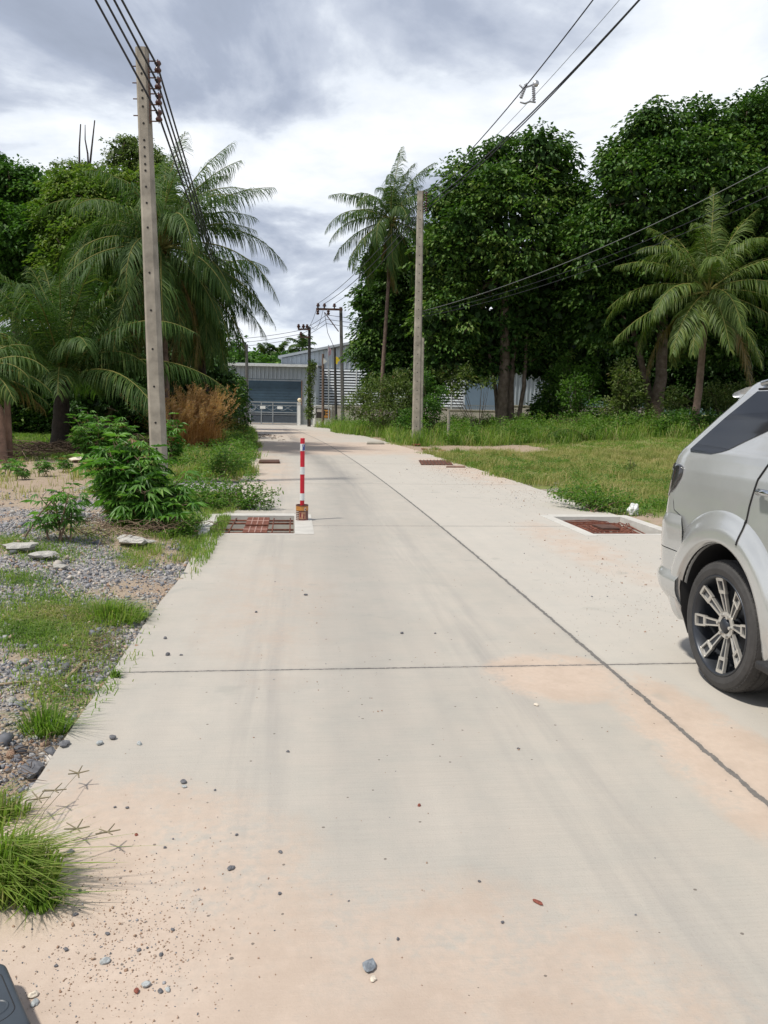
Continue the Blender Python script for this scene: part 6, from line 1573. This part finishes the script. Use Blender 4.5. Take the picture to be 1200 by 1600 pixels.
# wheels
def make_wheel():
    ty = MB(); R_ = WR
    pr_ = [(.285, -.115), (.300, -.128), (.335, -.134), (.362, -.125), (.378, -.108), (R_, -.088), (R_, -.062), (R_-.009, -.058), (R_-.009, -.050), (R_, -.046), (R_, -.006), (R_-.009, -.004), (R_-.009, .004), (R_, .006), (R_, .046), (R_-.009, .050), (R_-.009, .058), (R_, .062), (R_, .088), (.378, .108), (.362, .125), (.335, .134), (.300, .128), (.285, .115)]
    ty.lathe(pr_, axis='y', k=72)
    for i in range(72):       # shoulder tread blocks
        a = 2*PI*i/72; ca, sa = math.cos(a), math.sin(a)
        for sd in (-1, 1):
            def q(r, y, da): return (r*math.cos(a+da), y, r*math.sin(a+da))
            ty.prism([q(R_+.003, sd*.066, .0), q(R_+.003, sd*.066, .055), q(.375, sd*.117, .062), q(.375, sd*.117, .007)], (-ca*.006, 0, -sa*.006))
    wh = ty.build('wheel', M['rubber'], suv, smooth=False)
    # rim: outer face at y=-.11 side
    rim = MB().lathe([(.292, -.112), (.298, -.128), (.290, -.132), (.280, -.120), (.268, -.06), (.262, .10), (.25, .11)], axis='y', k=72)
    rim.lathe([(.0, .0), (.262, .02)], axis='y', k=36)
    rim.build('rim', M['alloyd'], wh, smooth=True)
    for i in range(8):
        a = 2*PI*i/8+math.radians(8)
        def T(r, s_, y): return (r*math.cos(a)-s_*math.sin(a), y, r*math.sin(a)+s_*math.cos(a))
        sp2 = MB()
        def bar(r0, s0, r1, s1, w, y0, y1, d=.018):
            L_ = math.hypot(r1-r0, s1-s0); nx_, ny_ = -(s1-s0)/L_*w, (r1-r0)/L_*w
            p = [T(r0-nx_, s0-ny_, y0), T(r0+nx_, s0+ny_, y0), T(r1+nx_, s1+ny_, y1), T(r1-nx_, s1-ny_, y1)]
            sp2.prism(p, (0, d, 0))
        yh, ye = -.075, -.118
        sp2.mi = 0
        bar(.075, -.012, .192, -.022, .0048, yh, -.100); bar(.075, .012, .192, .022, .0048, yh, -.100)
        bar(.190, -.027, .275, -.032, .0058, -.100, ye); bar(.190, .027, .275, .032, .0058, -.100, ye)
        bar(.188, -.033, .200, .033, .001, -.1012, -.103)
        sp2.prism([T(.186, -.031, -.1), T(.186, .031, -.1), T(.206, .031, -.1035), T(.206, -.031, -.1035)], (0, .018, 0))
        sp2.prism([T(.262, -.037, -.117), T(.262, .037, -.117), T(.281, .036, -.119), T(.281, -.036, -.119)], (0, .018, 0))
        sp2.mi = 1
        sp2.prism([T(.075, -.010, yh+.006), T(.075, .010, yh+.006), T(.190, .018, -.094), T(.190, -.018, -.094)], (0, .03, 0))
        sp2.prism([T(.206, -.022, -.090), T(.206, .022, -.090), T(.262, .026, -.102), T(.262, -.026, -.102)], (0, .03, 0))
        sp2.build('spoke', [M['alloyl'], M['alloyd']], wh)
    hb2 = MB(); hb2.lathe([(0, -.098), (.03, -.097), (.042, -.088), (.046, -.075), (.046, .0)], axis='y', k=24); hb2.build('hub_cap', M['alloyd'], wh, smooth=True)
    lg = MB()
    lg.lathe([(.050, -.070), (.050, -.080), (.078, -.080), (.078, -.070)], axis='y', k=30)
    for i in range(6):
        a = 2*PI*i/6; lg.lathe([(0, -.098), (.010, -.097), (.011, -.08)], axis='y', c=(.063*math.cos(a), 0, .063*math.sin(a)), k=8)
    lg.build('hub_ring', M['alloyl'], wh, smooth=False)
    return wh
wh = make_wheel(); wh.location = (0, -.775, WR)
for (x, y, rz_) in ((WB, -.775, 0), (0, .775, PI), (WB, .775, PI)):
    c = wh.copy(); COL.objects.link(c); c.location = (x, y, WR); c.rotation_euler = (0, 0, rz_)
    for ch in [q for q in wh.children]:
        d = ch.copy(); COL.objects.link(d); d.parent = c

# ------------------------------------------------------------------ black moulded case at the lower left corner
M['itemp'] = mat('item_plastic', (.040, .050, .062), .42, var=.12, sc=10, sc2=200, bmp=.12, bd=.001)
M['itemg'] = mat('item_groove', (.012, .013, .016), .7, bmp=0)
def rrect(w, h, r, n=6):
    out = []
    for cx_, cy_, a0 in ((w/2-r, h/2-r, 0), (-w/2+r, h/2-r, PI/2), (-w/2+r, -h/2+r, PI), (w/2-r, -h/2+r, 1.5*PI)):
        for i in range(n+1): a = a0+PI/2*i/n; out.append((cx_+r*math.cos(a), cy_+r*math.sin(a)))
    return out
g0 = np.array(P(6, 1500, 2.28)); g1 = np.array(P(52, 1600, 2.05))
ztop = .085
def at_z(px, py, z): d = ray(px, py); t_ = (z-EYE)/d[2]; return np.array((d[0]*t_, d[1]*t_, z))
c1, c2 = at_z(8, 1500, ztop), at_z(54, 1604, ztop)
ed = c2-c1; Lk = np.linalg.norm(ed); ed /= Lk; inn = np.array([ed[1], -ed[0], 0]); 
if inn[0] > 0: inn = -inn
Wc, Hc = .46, Lk+.02
cen = (c1+c2)/2+inn*Wc/2
angz = math.atan2(ed[1], ed[0])+PI/2
case = thing('plastic_item', 'black moulded plastic case with rounded corners cut off by the lower left corner', 'case', (cen[0], cen[1], .004), angz)  # unidentified black object, given the form of a moulded plastic box
mb_ = MB(); ls = [(0, .985), (.01, 1), (ztop-.018, 1), (ztop-.006, .985), (ztop, .955)]
rr_ = rrect(Wc, Hc, .035)
for z, k in ls: mb_.v += [(x*k if abs(x) < 9 else x, y*(1-(1-k)*Wc/Hc), z) for x, y in rr_]
n = len(rr_)
for i in range(len(ls)-1):
    for j in range(n): j2 = (j+1) % n; mb_.f.append([i*n+j, i*n+j2, (i+1)*n+j2, (i+1)*n+j]); mb_.m.append(0)
mb_.f.append(list(range(n))[::-1]); mb_.f.append([(len(ls)-1)*n+j for j in range(n)]); mb_.m += [0, 0]
mb_.build('shell', M['itemp'], case, smooth=False, bevel=.004)
sx_ = 1 if True else -1
for k in (-1,):
    MB().tube([(x*.90, y*.62+.015, ztop-.001) for x, y in rrect(Wc, Hc, .05)]+[(rrect(Wc, Hc, .05)[0][0]*.90, rrect(Wc, Hc, .05)[0][1]*.62+.015, ztop-.001)], .0022, 5).build('groove', M['itemg'], case)
for ex in (-1, 1):
    MB().lathe([(.0, 0), (.022, .0), (.024, .003), (.027, .003), (.029, 0)], c=(ex*(Wc/2-.06), -.03, ztop-.0005), k=26).build('embossed_button', M['itemp'], case, smooth=True)

# ------------------------------------------------------------------ families of repeats
FAM = {'coconut_palm': 'coconut palms', 'broadleaf_tree': 'broadleaf trees', 'utility_pole': 'concrete power poles', 'power_cable': 'overhead cables', 'grass_tuft': 'grass tufts at the road edge', 'drain_pit': 'open drain pits', 'rock': 'rubble lumps on the bank', 'clod': 'dark clods on the crossing', 'flag_post': 'flag posts by the sign wall', 'boundary_wall': 'compound walls', 'gate_pillar': 'white pillars by the gate', 'warehouse': 'factory buildings', 'shrub': 'shrubs under the trees', 'cassava_bush': 'cassava bushes', 'cassava_sapling': 'cassava saplings', 'cassava_seedling': 'seedlings on the sandy bank', 'weed_bush': 'weed bushes spilling to the road', 'bare_stick': 'bare sticks above the crowns', 'fallen_stick': 'fallen sticks on the gravel', 'dry_grass_clump': 'orange dried grass', 'straw_litter': 'straw litter', 'frond_heap': 'heaps of dead fronds'}
for o in list(COL.objects):
    if o.parent is None and 'group' not in o:
        k = o.name.split('.')[0]
        if k in FAM: o['group'] = FAM[k]
